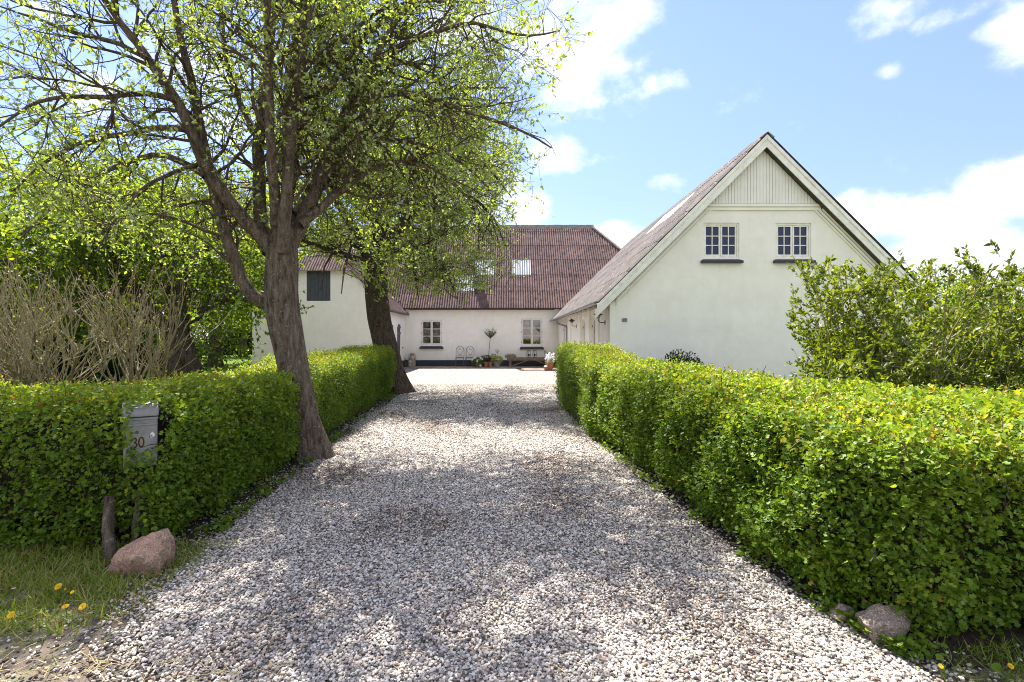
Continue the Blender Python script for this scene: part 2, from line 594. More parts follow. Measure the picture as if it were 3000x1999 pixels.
M['leaf_dark'] = leaf_mat('evergreen_leaf', [(0.0, (0.014, 0.036, 0.008)), (0.6, (0.034, 0.075, 0.014)), (1.0, (0.065, 0.12, 0.022))], (1.4, 1.4, 0.6), 0.25, 0.01)
M['leaf_shrub'] = leaf_mat('shrub_leaf', [(0.0, (0.045, 0.072, 0.010)), (0.5, (0.105, 0.155, 0.018)), (0.85, (0.20, 0.255, 0.028)), (1.0, (0.28, 0.29, 0.045))], (1.7, 1.5, 0.35), 0.48, 0.03, 0.5)
M['leaf_lime'] = leaf_mat('golden_leaf', [(0.0, (0.16, 0.19, 0.015)), (1.0, (0.38, 0.36, 0.03))], (1.4, 1.3, 0.5), 0.4, 0.05)
M['grass'] = leaf_mat('grass_blade', [(0.0, (0.08, 0.15, 0.014)), (0.5, (0.15, 0.24, 0.026)), (0.85, (0.25, 0.29, 0.05)), (1.0, (0.42, 0.34, 0.14))], (1.4, 1.4, 0.5), 0.35, 0.04)


def gravel_sheet_mat():
    m, t = newmat('gravel_bed')
    pos = N(t, 'ShaderNodeNewGeometry').outputs['Position']
    vo = N(t, 'ShaderNodeTexVoronoi', {'Vector': pos, 'Scale': 42.0, 'Randomness': 1.0})
    sx = N(t, 'ShaderNodeSeparateColor', {0: vo.outputs['Color']})
    col = ramp(t, sx.outputs[0], [(0.0, (0.085, 0.073, 0.066)), (0.25, (0.22, 0.20, 0.185)), (0.6, (0.38, 0.355, 0.335)), (1.0, (0.60, 0.575, 0.55))])
    warm = ramp(t, sx.outputs[1], [(0.0, (1.0, 0.975, 0.94)), (1, (1.0, 0.995, 0.99))])
    col = mixc(t, 1.0, col, warm, 'MULTIPLY')
    edge = ramp(t, vo.outputs['Distance'], [(0.35, (1, 1, 1)), (0.75, (0.42, 0.39, 0.36))])
    col = mixc(t, 1.0, col, edge, 'MULTIPLY')
    big = tnoise(t, pos, 0.7, 5, 0.6)
    dirt = ramp(t, big, [(0.5, (0, 0, 0)), (0.75, (0.2, 0.2, 0.2))])
    col = mixc(t, dirt, col, (0.23, 0.18, 0.135))
    h = N(t, 'ShaderNodeMath', {0: 1.0, 1: vo.outputs['Distance']}, operation='SUBTRACT').outputs[0]
    return finish(m, t, col, 0.9, h, 0.8, 0.02, spec=0.2)


def pebble_mat():
    m, t = newmat('pebble')
    a = N(t, 'ShaderNodeAttribute', attribute_name='rnd', attribute_type='INSTANCER').outputs['Fac']
    b = N(t, 'ShaderNodeAttribute', attribute_name='rnd2', attribute_type='INSTANCER').outputs['Fac']
    col = ramp(t, a, [(0.0, (0.060, 0.055, 0.054)), (0.16, (0.14, 0.13, 0.125)), (0.38, (0.30, 0.28, 0.263)), (0.68, (0.51, 0.483, 0.458)), (1.0, (0.76, 0.735, 0.705))])
    w = ramp(t, b, [(0.0, (1.0, 0.99, 0.96)), (0.55, (1.04, 0.985, 0.91)), (0.86, (1.02, 0.95, 0.86)), (0.96, (1.02, 0.84, 0.68)), (1.0, (0.95, 0.68, 0.5))])
    col = mixc(t, 1.0, col, w, 'MULTIPLY')
    tc = N(t, 'ShaderNodeTexCoord').outputs['Object']
    n = tnoise(t, tc, 3.0, 4)
    sp = ramp(t, n, [(0.3, (0.82, 0.82, 0.82)), (0.7, (1.08, 1.08, 1.08))])
    col = mixc(t, 1.0, col, sp, 'MULTIPLY')
    return finish(m, t, col, 0.62, None, spec=0.3)


def earth_mat():
    m, t = newmat('bare_earth')
    pos = N(t, 'ShaderNodeNewGeometry').outputs['Position']
    n = tnoise(t, pos, 2.2, 7, 0.65)
    col = ramp(t, n, [(0.3, (0.10, 0.08, 0.062)), (0.5, (0.175, 0.145, 0.115)), (0.7, (0.25, 0.215, 0.175))])
    gn = tnoise(t, pos, 1.1, 6, 0.7)
    gf = ramp(t, gn, [(0.48, (0, 0, 0)), (0.62, (0.75, 0.75, 0.75))])
    col = mixc(t, gf, col, (0.10, 0.125, 0.035))
    b = tnoise(t, pos, 40, 5, 0.7)
    return finish(m, t, col, 0.95, b, 0.7, 0.03, spec=0.1)


def lawn_mat():
    m, t = newmat('lawn_green')
    pos = N(t, 'ShaderNodeNewGeometry').outputs['Position']
    n = tnoise(t, pos, 1.2, 7, 0.7)
    col = ramp(t, n, [(0.3, (0.055, 0.10, 0.013)), (0.5, (0.10, 0.165, 0.02)), (0.7, (0.17, 0.21, 0.03))])
    b = tnoise(t, pos, 60, 4, 0.7)
    return finish(m, t, col, 0.9, b, 0.8, 0.04, spec=0.1)


def soil_mat():
    m, t = newmat('hedge_soil')
    pos = N(t, 'ShaderNodeNewGeometry').outputs['Position']
    n = tnoise(t, pos, 6, 6, 0.65)
    col = ramp(t, n, [(0.3, (0.032, 0.025, 0.018)), (0.7, (0.085, 0.068, 0.05))])
    b = tnoise(t, pos, 30, 5, 0.7)
    return finish(m, t, col, 1.0, b, 0.8, 0.03, spec=0.05)


def granite_mat(name, a, b, dark, moss=0.6):
    m, t = newmat(name)
    tc = N(t, 'ShaderNodeTexCoord').outputs['Object']
    n = tnoise(t, tc, 9, 6, 0.6)
    col = ramp(t, n, [(0.35, b), (0.65, a)])
    vo = N(t, 'ShaderNodeTexVoronoi', {'Vector': tc, 'Scale': 190})
    sx = N(t, 'ShaderNodeSeparateColor', {0: vo.outputs['Color']})
    f = ramp(t, sx.outputs[0], [(0.68, (0, 0, 0)), (0.80, (0.5, 0.5, 0.5))])
    col = mixc(t, f, col, dark)
    f3 = ramp(t, sx.outputs[1], [(0.80, (0, 0, 0)), (0.9, (0.5, 0.5, 0.5))])
    col = mixc(t, f3, col, (0.62, 0.55, 0.5))
    mo = tnoise(t, tc, 5, 5, 0.65)
    f2 = ramp(t, mo, [(0.54, (0, 0, 0)), (0.60, (moss,) * 3)])
    col = mixc(t, f2, col, (0.10, 0.095, 0.055))
    h = tnoise(t, tc, 35, 5, 0.65)
    return finish(m, t, col, 0.85, h, 0.9, 0.03, spec=0.2)


def brick_mat():
    m, t = newmat('clinker_brick')
    pos = N(t, 'ShaderNodeNewGeometry').outputs['Position']
    r = N(t, 'ShaderNodeNewGeometry').outputs['Random Per Island']
    col = ramp(t, r, [(0, (0.17, 0.115, 0.09)), (0.5, (0.25, 0.19, 0.155)), (1, (0.34, 0.28, 0.24))])
    b = tnoise(t, pos, 40, 4)
    return finish(m, t, col, 0.9, b, 0.4, 0.01)


M['gravel'] = gravel_sheet_mat()
M['pebble'] = pebble_mat()
M['earth'] = earth_mat()
M['lawn'] = lawn_mat()
M['soil'] = soil_mat()
M['granite_pink'] = granite_mat('pink_granite', (0.56, 0.345, 0.25), (0.38, 0.225, 0.16), (0.14, 0.095, 0.075))
M['granite_grey'] = granite_mat('grey_granite', (0.36, 0.285, 0.235), (0.235, 0.19, 0.16), (0.09, 0.075, 0.065), 0.5)
M['brick'] = brick_mat()

# ------------------------------------------------------------------ numpy batches
rng = np.random.default_rng(7)


def nrm(a):
    return a / np.maximum(np.linalg.norm(a, axis=-1, keepdims=True), 1e-9)


def tubes(paths, radii, sides=4):
    """paths (N,K,3), radii (N,K) -> verts, quads"""
    n, K = paths.shape[:2]
    t = np.gradient(paths, axis=1)
    t = nrm(t)
    ref = np.zeros_like(t)
    a = nrm(np.cross(t.mean(axis=1), rng.normal(size=(n, 3))))
    ref[:] = a[:, None, :]
    x = nrm(ref - t * (ref * t).sum(-1, keepdims=True))
    y = np.cross(t, x)
    ang = np.arange(sides) * 2 * np.pi / sides
    V = paths[:, :, None, :] + radii[:, :, None, None] * (x[:, :, None, :] * np.cos(ang)[None, None, :, None] + y[:, :, None, :] * np.sin(ang)[None, None, :, None])
    V = V.reshape(-1, 3)
    i, k, s = np.meshgrid(np.arange(n), np.arange(K - 1), np.arange(sides), indexing='ij')
    b = (i * K + k) * sides
    q = np.stack([b + s, b + (s + 1) % sides, b + sides + (s + 1) % sides, b + sides + s], -1).reshape(-1, 4)
    return V, q


def tube_object(name, sets, m, parent, stuff=False, smooth=True):
    Vs, Qs, off = [], [], 0
    for (p, r, sd) in sets:
        v, q = tubes(p, r, sd)
        Vs.append(v)
        Qs.append(q + off)
        off += len(v)
    V = np.concatenate(Vs) - np.array(ORG[parent])
    o = link_mesh(name, np_mesh(name, V, np.concatenate(Qs), 4), m, parent, smooth)
    if stuff: o["kind"] = "stuff"
    return o


LEAF_T = {
    'oval': (np.array([(0, 0, 0), (-.26, .38, .05), (0, .45, -.02), (.26, .38, .05), (-.19, .75, .02), (.19, .75, .02), (0, 1, -.08)]),
             np.array([(0, 2, 1), (0, 3, 2), (1, 2, 4), (2, 3, 5), (4, 2, 6), (2, 5, 6)])),
    'kite': (np.array([(0, 0, 0), (-.27, .45, .06), (0, .5, -.03), (.27, .45, .06), (0, 1, -.06)]),
             np.array([(0, 2, 1), (0, 3, 2), (1, 2, 4), (2, 3, 4)])),
    'lobed': (np.array([(0, 0, 0), (-.44, .36, .08), (-.17, .50, .02), (-.40, .80, .05), (0, 1.02, -.05), (.40, .80, .05), (.17, .50, .02), (.44, .36, .08), (0, .46, -.04)]),
              np.array([(8, 1, 0), (8, 2, 1), (8, 3, 2), (8, 4, 3), (8, 5, 4), (8, 6, 5), (8, 7, 6), (8, 0, 7)])),
    'blade': (np.array([(-.045, 0, 0), (.045, 0, 0), (-.035, .5, .05), (.035, .5, .05), (0, 1, .28)]),
              np.array([(0, 1, 3), (0, 3, 2), (2, 3, 4)])),
}


def leaves(name, P, D, Nrm, size, tint, shape, m, parent, widen=1.0):
    """P positions, D length direction, Nrm approximate normal"""
    T, Fc = LEAF_T[shape]
    T = T * np.array([widen, 1, 1])
    y = nrm(D)
    x = nrm(np.cross(y, Nrm))
    z = np.cross(x, y)
    sz = size[:, None, None]
    V = P[:, None, :] + sz * (T[None, :, 0:1] * x[:, None, :] + T[None, :, 1:2] * y[:, None, :] + T[None, :, 2:3] * z[:, None, :])
    k = len(T)
    V = V.reshape(-1, 3)
    if parent is not None:
        V = V - np.array(ORG[parent])
    Fa = (Fc[None] + (np.arange(len(P)) * k)[:, None, None]).reshape(-1, 3)
    me = np_mesh(name, V, Fa, 3)
    attr(me, 'tint', np.repeat(np.clip(tint, 0, 1), k))
    o = link_mesh(name, me, m, parent)
    o["kind"] = "stuff"
    return o


def resample(pts, K):
    p = np.array(pts, float)
    # Catmull-like smoothing through dense linear + spline parameter
    d = np.r_[0, np.cumsum(np.linalg.norm(np.diff(p, axis=0), axis=1))]
    t = np.linspace(0, d[-1], K)
    out = np.stack([np.interp(t, d, p[:, i]) for i in range(p.shape[1])], -1)
    for _ in range(1):
        out[1:-1] = out[1:-1] * .5 + (out[:-2] + out[2:]) * .25
    return out


def grow(par, prad, n, L0, L1, K, ang, bias, wob, t0, t1, rscale=.6, rmax=1, taper=.25, lens_by_t=None, w=None):
    """n children on the parent polylines par (N,Kp,3)"""
    Np, Kp = par.shape[:2]
    if w is None:
        w = np.linalg.norm(np.diff(par, axis=1), axis=-1).sum(1)
    pi = rng.choice(Np, n, p=w / w.sum())
    t = rng.uniform(t0, t1, n) * (Kp - 1)
    k = np.minimum(t.astype(int), Kp - 2)
    f = (t - k)[:, None]
    pos = par[pi, k] * (1 - f) + par[pi, k + 1] * f
    tan = nrm(par[pi, k + 1] - par[pi, k])
    r0 = np.minimum((prad[pi, k] * (1 - f[:, 0]) + prad[pi, k + 1] * f[:, 0]) * rscale, rmax)
    perp = nrm(np.cross(tan, rng.normal(size=(n, 3))))
    a = np.radians(rng.uniform(ang[0], ang[1], n))[:, None]
    d = tan * np.cos(a) + perp * np.sin(a)
    L = rng.uniform(L0, L1, n)
    if lens_by_t is not None:
        L = L * (1 - lens_by_t * t / (Kp - 1))
    step = (L / (K - 1))[:, None]
    out = np.zeros((n, K, 3))
    out[:, 0] = pos
    bias = np.asarray(bias, float)
    for i in range(1, K):
        d = nrm(d + bias * (1.0 / K) + rng.normal(size=(n, 3)) * wob)
        out[:, i] = out[:, i - 1] + d * step
    rad = r0[:, None] * np.linspace(1, taper, K)[None]
    return out, rad


def leaf_on(paths, per, size0, size1, t0=0.2, up=.7, droop=-.15):
    n, K = paths.shape[:2]
    idx = np.repeat(np.arange(n), per)
    t = rng.uniform(t0, 1, len(idx)) ** .8 * (K - 1)
    k = np.minimum(t.astype(int), K - 2)
    f = (t - k)[:, None]
    P = paths[idx, k] * (1 - f) + paths[idx, k + 1] * f
    tan = nrm(paths[idx, k + 1] - paths[idx, k])
    D = nrm(tan * .7 + rng.normal(size=tan.shape) * .75 + np.array([0, 0, droop]))
    Nn = nrm(rng.normal(size=tan.shape) * .75 + np.array([0, 0, up]))
    return P, D, Nn, rng.uniform(size0, size1, len(idx))


# ================================================================== GROUND
def flat(name, pts, z, m, kind='structure', sub=None):
    mb = MB()
    mb.add([(x, y, z) for x, y in pts], [tuple(range(len(pts)))])
    o = mb.build(name, m)
    o["kind"] = kind
    return o


flat('ground', [(-400, -60), (400, -60), (400, 900), (-400, 900)], -0.020, M['earth'])
flat('field', [(-400, 45), (400, 45), (400, 899), (-400, 899)], -0.008, M['lawn'])
flat('lawn', [(-60, 5.6), (-3.4, 5.6), (-3.6, 13.9), (-6.2, 14.6), (-10.5, 19), (-12.2, 22.0), (-12.2, 44.9), (-60, 44.9)], -0.012, M['lawn'])
flat('garden', [(2.0, 4.0), (60, 4.0), (60, 44.9), (10.9, 44.9), (10.9, 12.6), (2.0, 12.6)], -0.012, M['lawn'])


def wobble_edge(pts, amp, step=0.25, seed=3):
    out = []
    for (a, b) in zip(pts[:-1], pts[1:]):
        L = math.hypot(b[0] - a[0], b[1] - a[1])
        n = max(1, int(L / step))
        for i in range(n):
            f = i / n
            x, y = a[0] + (b[0] - a[0]) * f, a[1] + (b[1] - a[1]) * f
            out.append((x + amp * mnoise.noise((x * 2.1, y * 2.1, seed)), y + amp * mnoise.noise((x * 2.1, y * 2.1, seed + 9))))
    out.append(pts[-1])
    return out


DRIVE_L = [(-.9, 1.0), (-1.25, 2.0), (-1.95, 2.75), (-2.12, 3.2), (-2.25, 4.4), (-2.38, 6.2), (-2.55, 8), (-2.78, 12), (-2.9, 13.9)]
DRIVE_R = [(1.13, 11.6), (1.2, 8.5), (1.32, 6.5), (1.42, 5.2), (1.55, 3.9), (1.72, 2.8), (1.9, 2.2), (2.3, 1.5), (2.6, 1.0)]
drive = wobble_edge(DRIVE_L, .09) + [(-6.3, 14.8), (-10.6, 19.2), (-11.3, 22.66), (-5.2, 22.66), (-5.2, 25.0), (.35, 25.0), (.55, 23.2), (2.2, 23.2), (2.55, 12.5), (2.2, 12.3)] + wobble_edge(DRIVE_R, .09)
dm = MB()
dm.add([(x, y, 0.0) for x, y in drive], [tuple(range(len(drive)))])
dme = dm.mesh('driveway')
_b = bmesh.new()
_b.from_mesh(dme)
bmesh.ops.triangulate(_b, faces=_b.faces)
_b.to_mesh(dme)
_b.free()
drv = link_mesh('driveway', dme, M['gravel'])
drv["kind"] = 'structure'
flat('hedge_bed', [(-9, 3.2), (-2.2, 3.3), (-2.3, 5), (-2.45, 6.5), (-2.85, 13.7), (-4.1, 13.7), (-3.9, 5.5), (-9, 5.5)], -0.006, M['soil'])
flat('hedge_bed', [(1.1, 11.7), (1.22, 8), (1.4, 5.5), (1.6, 3.8), (1.8, 2.6), (2.0, 2.35), (9, 2.35), (9, 4.2), (3.1, 4.4), (2.6, 7.7), (2.5, 11.7)], -0.006, M['soil'])


def inpoly(P, poly):
    x, y = P[:, 0], P[:, 1]
    c = np.zeros(len(P), bool)
    n = len(poly)
    for i in range(n):
        x0, y0 = poly[i]
        x1, y1 = poly[(i + 1) % n]
        if y0 == y1:
            continue
        cond = ((y0 > y) != (y1 > y)) & (x < (x1 - x0) * (y - y0) / (y1 - y0) + x0)
        c ^= cond
    return c


def polydist(P, poly):
    d = np.full(len(P), 1e9)
    n = len(poly)
    for i in range(n):
        a = np.array(poly[i])
        b = np.array(poly[(i + 1) % n])
        ab = b - a
        t = np.clip(((P[:, :2] - a) @ ab) / (ab @ ab), 0, 1)
        q = a + t[:, None] * ab
        d = np.minimum(d, np.linalg.norm(P[:, :2] - q, axis=1))
    return d


# pebbles: loose stones on the drive, instanced by geometry nodes
def pebble_field():
    P, Sc = [], []
    for (y0, y1, dens, s0, s1) in ((1.2, 3.5, 10500, .0045, .0092), (3.5, 6.5, 8000, .0048, .0098), (6.5, 10.5, 4200, .006, .0115), (10.5, 16.5, 1900, .008, .014)):
        x0, x1 = -3.2, 3.0
        n = int((x1 - x0) * (y1 - y0) * dens)
        p = np.stack([rng.uniform(x0, x1, n), rng.uniform(y0, y1, n)], -1)
        ins = inpoly(p, drive)
        d = polydist(p, drive)
        # stones thin out and stray across the edge
        keep = np.where(ins, rng.uniform(size=n) < np.clip(.35 + d * 3.0, 0, 1), rng.uniform(size=n) < np.exp(-d * 6.0) * .45)
        p = p[keep]
        s = rng.uniform(s0, s1, len(p)) * np.where(rng.uniform(size=len(p)) > .95, 1.45, 1)
        P.append(p)
        Sc.append(s)
    # strays on the bare verge in front
    n = 9000
    p = np.stack([rng.uniform(-4.5, -1.2, n), rng.uniform(1.2, 3.1, n)], -1)
    p = p[rng.uniform(size=n) < np.clip(1.15 - .35 * np.abs(p[:, 0] + 1.2), .02, 1) * .6 * np.clip(1 - (p[:, 1] - 2.3) * 2.2, .08, 1)]
    P.append(p)
    Sc.append(rng.uniform(.0035, .0095, len(p)))
    P = np.concatenate(P)
    s = np.concatenate(Sc)
    n = len(P)
    z = rng.uniform(-.006, .011, n) + np.where(inpoly(P, drive), 0, -.012)
    # gentle humps of heaped stones
    me = bpy.data.meshes.new('gravel_points')
    me.vertices.add(n)
    me.vertices.foreach_set('co', np.stack([P[:, 0], P[:, 1], z], -1).astype(np.float32).ravel())

    def va(nm, v):
        a = me.attributes.new(nm, 'FLOAT_VECTOR', 'POINT')
        a.data.foreach_set('vector', v.astype(np.float32).ravel())
    va('scl', s[:, None] * np.stack([rng.uniform(.85, 1.4, n), rng.uniform(.75, 1.1, n), rng.uniform(.5, .85, n)], -1))
    va('rot', np.stack([rng.normal(0, .35, n), rng.normal(0, .35, n), rng.uniform(0, 6.28, n)], -1))
    # patches of darker, dirtier stones
    pat = np.array([mnoise.noise((x * 1.1, y * 0.8, 4.2)) for x, y in P])
    attr(me, 'rnd', np.clip(rng.beta(1.5, 1.2, n) - .5 * np.clip(pat - .05, 0, 1), 0, 1))
    attr(me, 'rnd2', np.clip(rng.uniform(0, 1, n) + .45 * np.clip(pat - .1, 0, 1), 0, 1))
    o = link_mesh('gravel', me, None)
    o["kind"] = 'stuff'
    ng = bpy.data.node_groups.new('pebbles', 'GeometryNodeTree')
    ng.interface.new_socket('Geometry', in_out='INPUT', socket_type='NodeSocketGeometry')
    ng.interface.new_socket('Geometry', in_out='OUTPUT', socket_type='NodeSocketGeometry')
    gi = ng.nodes.new('NodeGroupInput')
    go = ng.nodes.new('NodeGroupOutput')
    ico = ng.nodes.new('GeometryNodeMeshIcoSphere')
    ico.inputs['Radius'].default_value = 1.0
    ico.inputs['Subdivisions'].default_value = 3
    nz = ng.nodes.new('ShaderNodeTexNoise')
    nz.inputs['Scale'].default_value = 0.9
    nz.inputs['Detail'].default_value = 1.5
    sub = ng.nodes.new('ShaderNodeVectorMath')
    sub.operation = 'SUBTRACT'
    sub.inputs[1].default_value = (.5, .5, .5)
    ng.links.new(nz.outputs['Color'], sub.inputs[0])
    sp = ng.nodes.new('GeometryNodeSetPosition')
    ng.links.new(ico.outputs[0], sp.inputs['Geometry'])
    ng.links.new(sub.outputs[0], sp.inputs['Offset'])
    sm = ng.nodes.new('GeometryNodeSetShadeSmooth')
    ng.links.new(sp.outputs[0], sm.inputs[0])
    mt = ng.nodes.new('GeometryNodeSetMaterial')
    mt.inputs['Material'].default_value = M['pebble']
    ng.links.new(sm.outputs[0], mt.inputs['Geometry'])
    iop = ng.nodes.new('GeometryNodeInstanceOnPoints')
    ng.links.new(gi.outputs[0], iop.inputs['Points'])
    ng.links.new(mt.outputs[0], iop.inputs['Instance'])
    for nm, sock in (('rot', 'Rotation'), ('scl', 'Scale')):
        na = ng.nodes.new('GeometryNodeInputNamedAttribute')
        na.data_type = 'FLOAT_VECTOR'
        na.inputs['Name'].default_value = nm
        ng.links.new(na.outputs['Attribute'], iop.inputs[sock])
    ng.links.new(iop.outputs[0], go.inputs[0])
    md = o.modifiers.new('pebbles', 'NODES')
    md.node_group = ng
    return n


pebble_field()

# brick paving along the back house
pv = flat('paving', [(-5.3, 25.0), (.35, 25.0), (.55, 23.2), (2.5, 23.2), (2.5, 26.75), (-5.3, 26.75)], -0.004, M['soil'])
pb = MB()
y = 23.3
row = 0
while y < 26.7:
    x = -5.25 + (row % 2) * .11
    while x < 2.4:
        if y > 25.05 or x > .62:
            h = .022 + .006 * mnoise.noise((x * 9, y * 9, 0))
            pb.box((x, y, -.02), (x + .212, y + .098, h))
        x += .222
    y += .108
    row += 1
pbo = pb.build('bricks', M['brick'], pv)
pbo["kind"] = 'stuff'


# ================================================================== BUILDINGS
def wall(mb, fmap, u0, u1, w0, top, openings=(), reveal=.12, breaks=()):
    """front skin of a wall with recessed openings; fmap(u,w,d) -> point, d = depth inwards"""
    us = sorted(set([u0, u1] + [b for b in breaks] + [o[0] for o in openings] + [o[1] for o in openings]))
    for a, b in zip(us[:-1], us[1:]):
        if b - a < 1e-6:
            continue
        mid = (a + b) / 2
        ops = sorted([o for o in openings if o[0] <= mid <= o[1]], key=lambda o: o[2])
        lo = w0
        for o in ops:
            if o[2] > lo + 1e-6:
                mb.add([fmap(a, lo, 0), fmap(b, lo, 0), fmap(b, o[2], 0), fmap(a, o[2], 0)], [(0, 1, 2, 3)])
            lo = o[3]
        mb.add([fmap(a, lo, 0), fmap(b, lo, 0), fmap(b, top(b), 0), fmap(a, top(a), 0)], [(0, 1, 2, 3)])
    for (a, b, lo, hi) in openings:
        for (p, q) in (((a, lo), (b, lo)), ((b, lo), (b, hi)), ((b, hi), (a, hi)), ((a, hi), (a, lo))):
            mb.add([fmap(p[0], p[1], 0), fmap(q[0], q[1], 0), fmap(q[0], q[1], reveal), fmap(p[0], p[1], reveal)], [(0, 1, 2, 3)])
    return mb


def fbox(mb, fmap, u0, u1, w0, w1, d0, d1):
    P = [fmap(u, w, d) for d in (d0, d1) for (u, w) in ((u0, w0), (u1, w0), (u1, w1), (u0, w1))]
    mb.add(P, [(0, 1, 2, 3), (7, 6, 5, 4), (0, 4, 5, 1), (1, 5, 6, 2), (2, 6, 7, 3), (3, 7, 4, 0)])
    return mb


def window(house, fmap, u0, u1, w0, w1, rows, cols_per_leaf, leafs, depth, mframe, mpane, sill_h=.12, sill_out=.09, fr=.05, sash=.045, bar=.022, sill_side=.06, name='window', hinges=True):
    """one window of a house: frame and sashes in one mesh, each pane and the sill its children"""
    mb = MB()
    fbox(mb, fmap, u0, u0 + fr, w0, w1, depth - .045, depth + .04)
    fbox(mb, fmap, u1 - fr, u1, w0, w1, depth - .045, depth + .04)
    fbox(mb, fmap, u0 + fr, u1 - fr, w0, w0 + fr, depth - .045, depth + .04)
    fbox(mb, fmap, u0 + fr, u1 - fr, w1 - fr, w1, depth - .045, depth + .04)
    iw = (u1 - u0 - 2 * fr) / leafs
    panes = []
    for L in range(leafs):
        a, b = u0 + fr + L * iw + .004, u0 + fr + (L + 1) * iw - .004
        lo, hi = w0 + fr + .004, w1 - fr - .004
        d0, d1 = depth - .03, depth + .02
        fbox(mb, fmap, a, a + sash, lo, hi, d0, d1)
        fbox(mb, fmap, b - sash, b, lo, hi, d0, d1)
        fbox(mb, fmap, a + sash, b - sash, lo, lo + sash * 1.25, d0, d1)
        fbox(mb, fmap, a + sash, b - sash, hi - sash, hi, d0, d1)
        A, B, Lo, Hi = a + sash, b - sash, lo + sash * 1.25, hi - sash
        cw, rh = (B - A) / cols_per_leaf, (Hi - Lo) / rows
        for c in range(1, cols_per_leaf):
            fbox(mb, fmap, A + c * cw - bar / 2, A + c * cw + bar / 2, Lo, Hi, depth - .020, depth + .014)
        for r in range(1, rows):
            fbox(mb, fmap, A, B, Lo + r * rh - bar / 2, Lo + r * rh + bar / 2, depth - .018, depth + .012)
        for c in range(cols_per_leaf):
            for r in range(rows):
                panes.append((A + c * cw + (bar / 2 if c else 0), A + (c + 1) * cw - (bar / 2 if c < cols_per_leaf - 1 else 0),
                              Lo + r * rh + (bar / 2 if r else 0), Lo + (r + 1) * rh - (bar / 2 if r < rows - 1 else 0)))
    wo_ = mb.build(name, mframe, house)
    for (a, b, lo, hi) in panes:
        tl = rng.normal(0, .0022, 2)
        P = [fmap(a, lo, depth + tl[0]), fmap(b, lo, depth + tl[1]), fmap(b, hi, depth + tl[1] * .3), fmap(a, hi, depth + tl[0] * .2)]
        Q = [fmap(a, lo, depth + .008), fmap(b, lo, depth + .008), fmap(b, hi, depth + .008), fmap(a, hi, depth + .008)]
        p = MB()
        p.add(P + Q, [(0, 1, 2, 3), (7, 6, 5, 4), (0, 4, 5, 1), (1, 5, 6, 2), (2, 6, 7, 3), (3, 7, 4, 0)])
        p.build('pane', mpane, wo_)
    if hinges:
        hb = MB()
        for u in (u0 + fr * .5, u1 - fr * .5):
            for f in (.15, .5, .85):
                w = w0 + (w1 - w0) * f
                fbox(hb, fmap, u - .012, u + .012, w - .035, w + .035, depth - .06, depth - .044)
        hb.build('hinge', M['iron'], wo_)
    if sill_h:
        sb = MB()
        a, b = u0 - .004, u1 + .004
        o = sill_out
        # sloping slate sill that flares out at the front
        P = [fmap(a, w0 - .004, depth - .046), fmap(b, w0 - .004, depth - .046), fmap(b, w0 - .03, -.004), fmap(a, w0 - .03, -.004),
             fmap(b + sill_side, w0 - sill_h * .55, -o), fmap(a - sill_side, w0 - sill_h * .55, -o), fmap(b + sill_side, w0 - sill_h, -o), fmap(a - sill_side, w0 - sill_h, -o),
             fmap(b + sill_side, w0 - sill_h, -.003), fmap(a - sill_side, w0 - sill_h, -.003), fmap(b + sill_side, w0 - sill_h * .5, -.003), fmap(a - sill_side, w0 - sill_h * .5, -.003)]
        sb.add(P, [(0, 1, 2, 3), (3, 2, 4, 5), (5, 4, 6, 7), (7, 6, 8, 9), (2, 10, 4), (3, 5, 11), (10, 8, 6, 4), (11, 5, 7, 9)])
        sb.build('sill', M['sill'], wo_)
    return wo_


def sheet_mesh(w, L, wave, amp, per=6, name='corrugated_sheet'):
    n = int(round(w / wave)) * per
    V, Fs = [], []
    rows = [0, L]
    for j, v in enumerate(rows):
        for i in range(n + 1):
            u = (w + wave * .5) * i / n
            V.append((u, v, amp * math.sin(2 * math.pi * u / wave) + (0.016 if j == 0 else 0.002)))
    for i in range(n):
        Fs.append((i, i + 1, n + 2 + i, n + 1 + i))
    b = len(V)
    for i in range(n + 1):               # lower edge has a thickness
        V.append((V[i][0], V[i][1] + .004, V[i][2] - .010))
    for i in range(n):
        Fs.append((b + i, b + i + 1, i + 1, i))
    me = bpy.data.meshes.new(name)
    me.from_pydata(V, [], Fs)
    me.update()
    return me


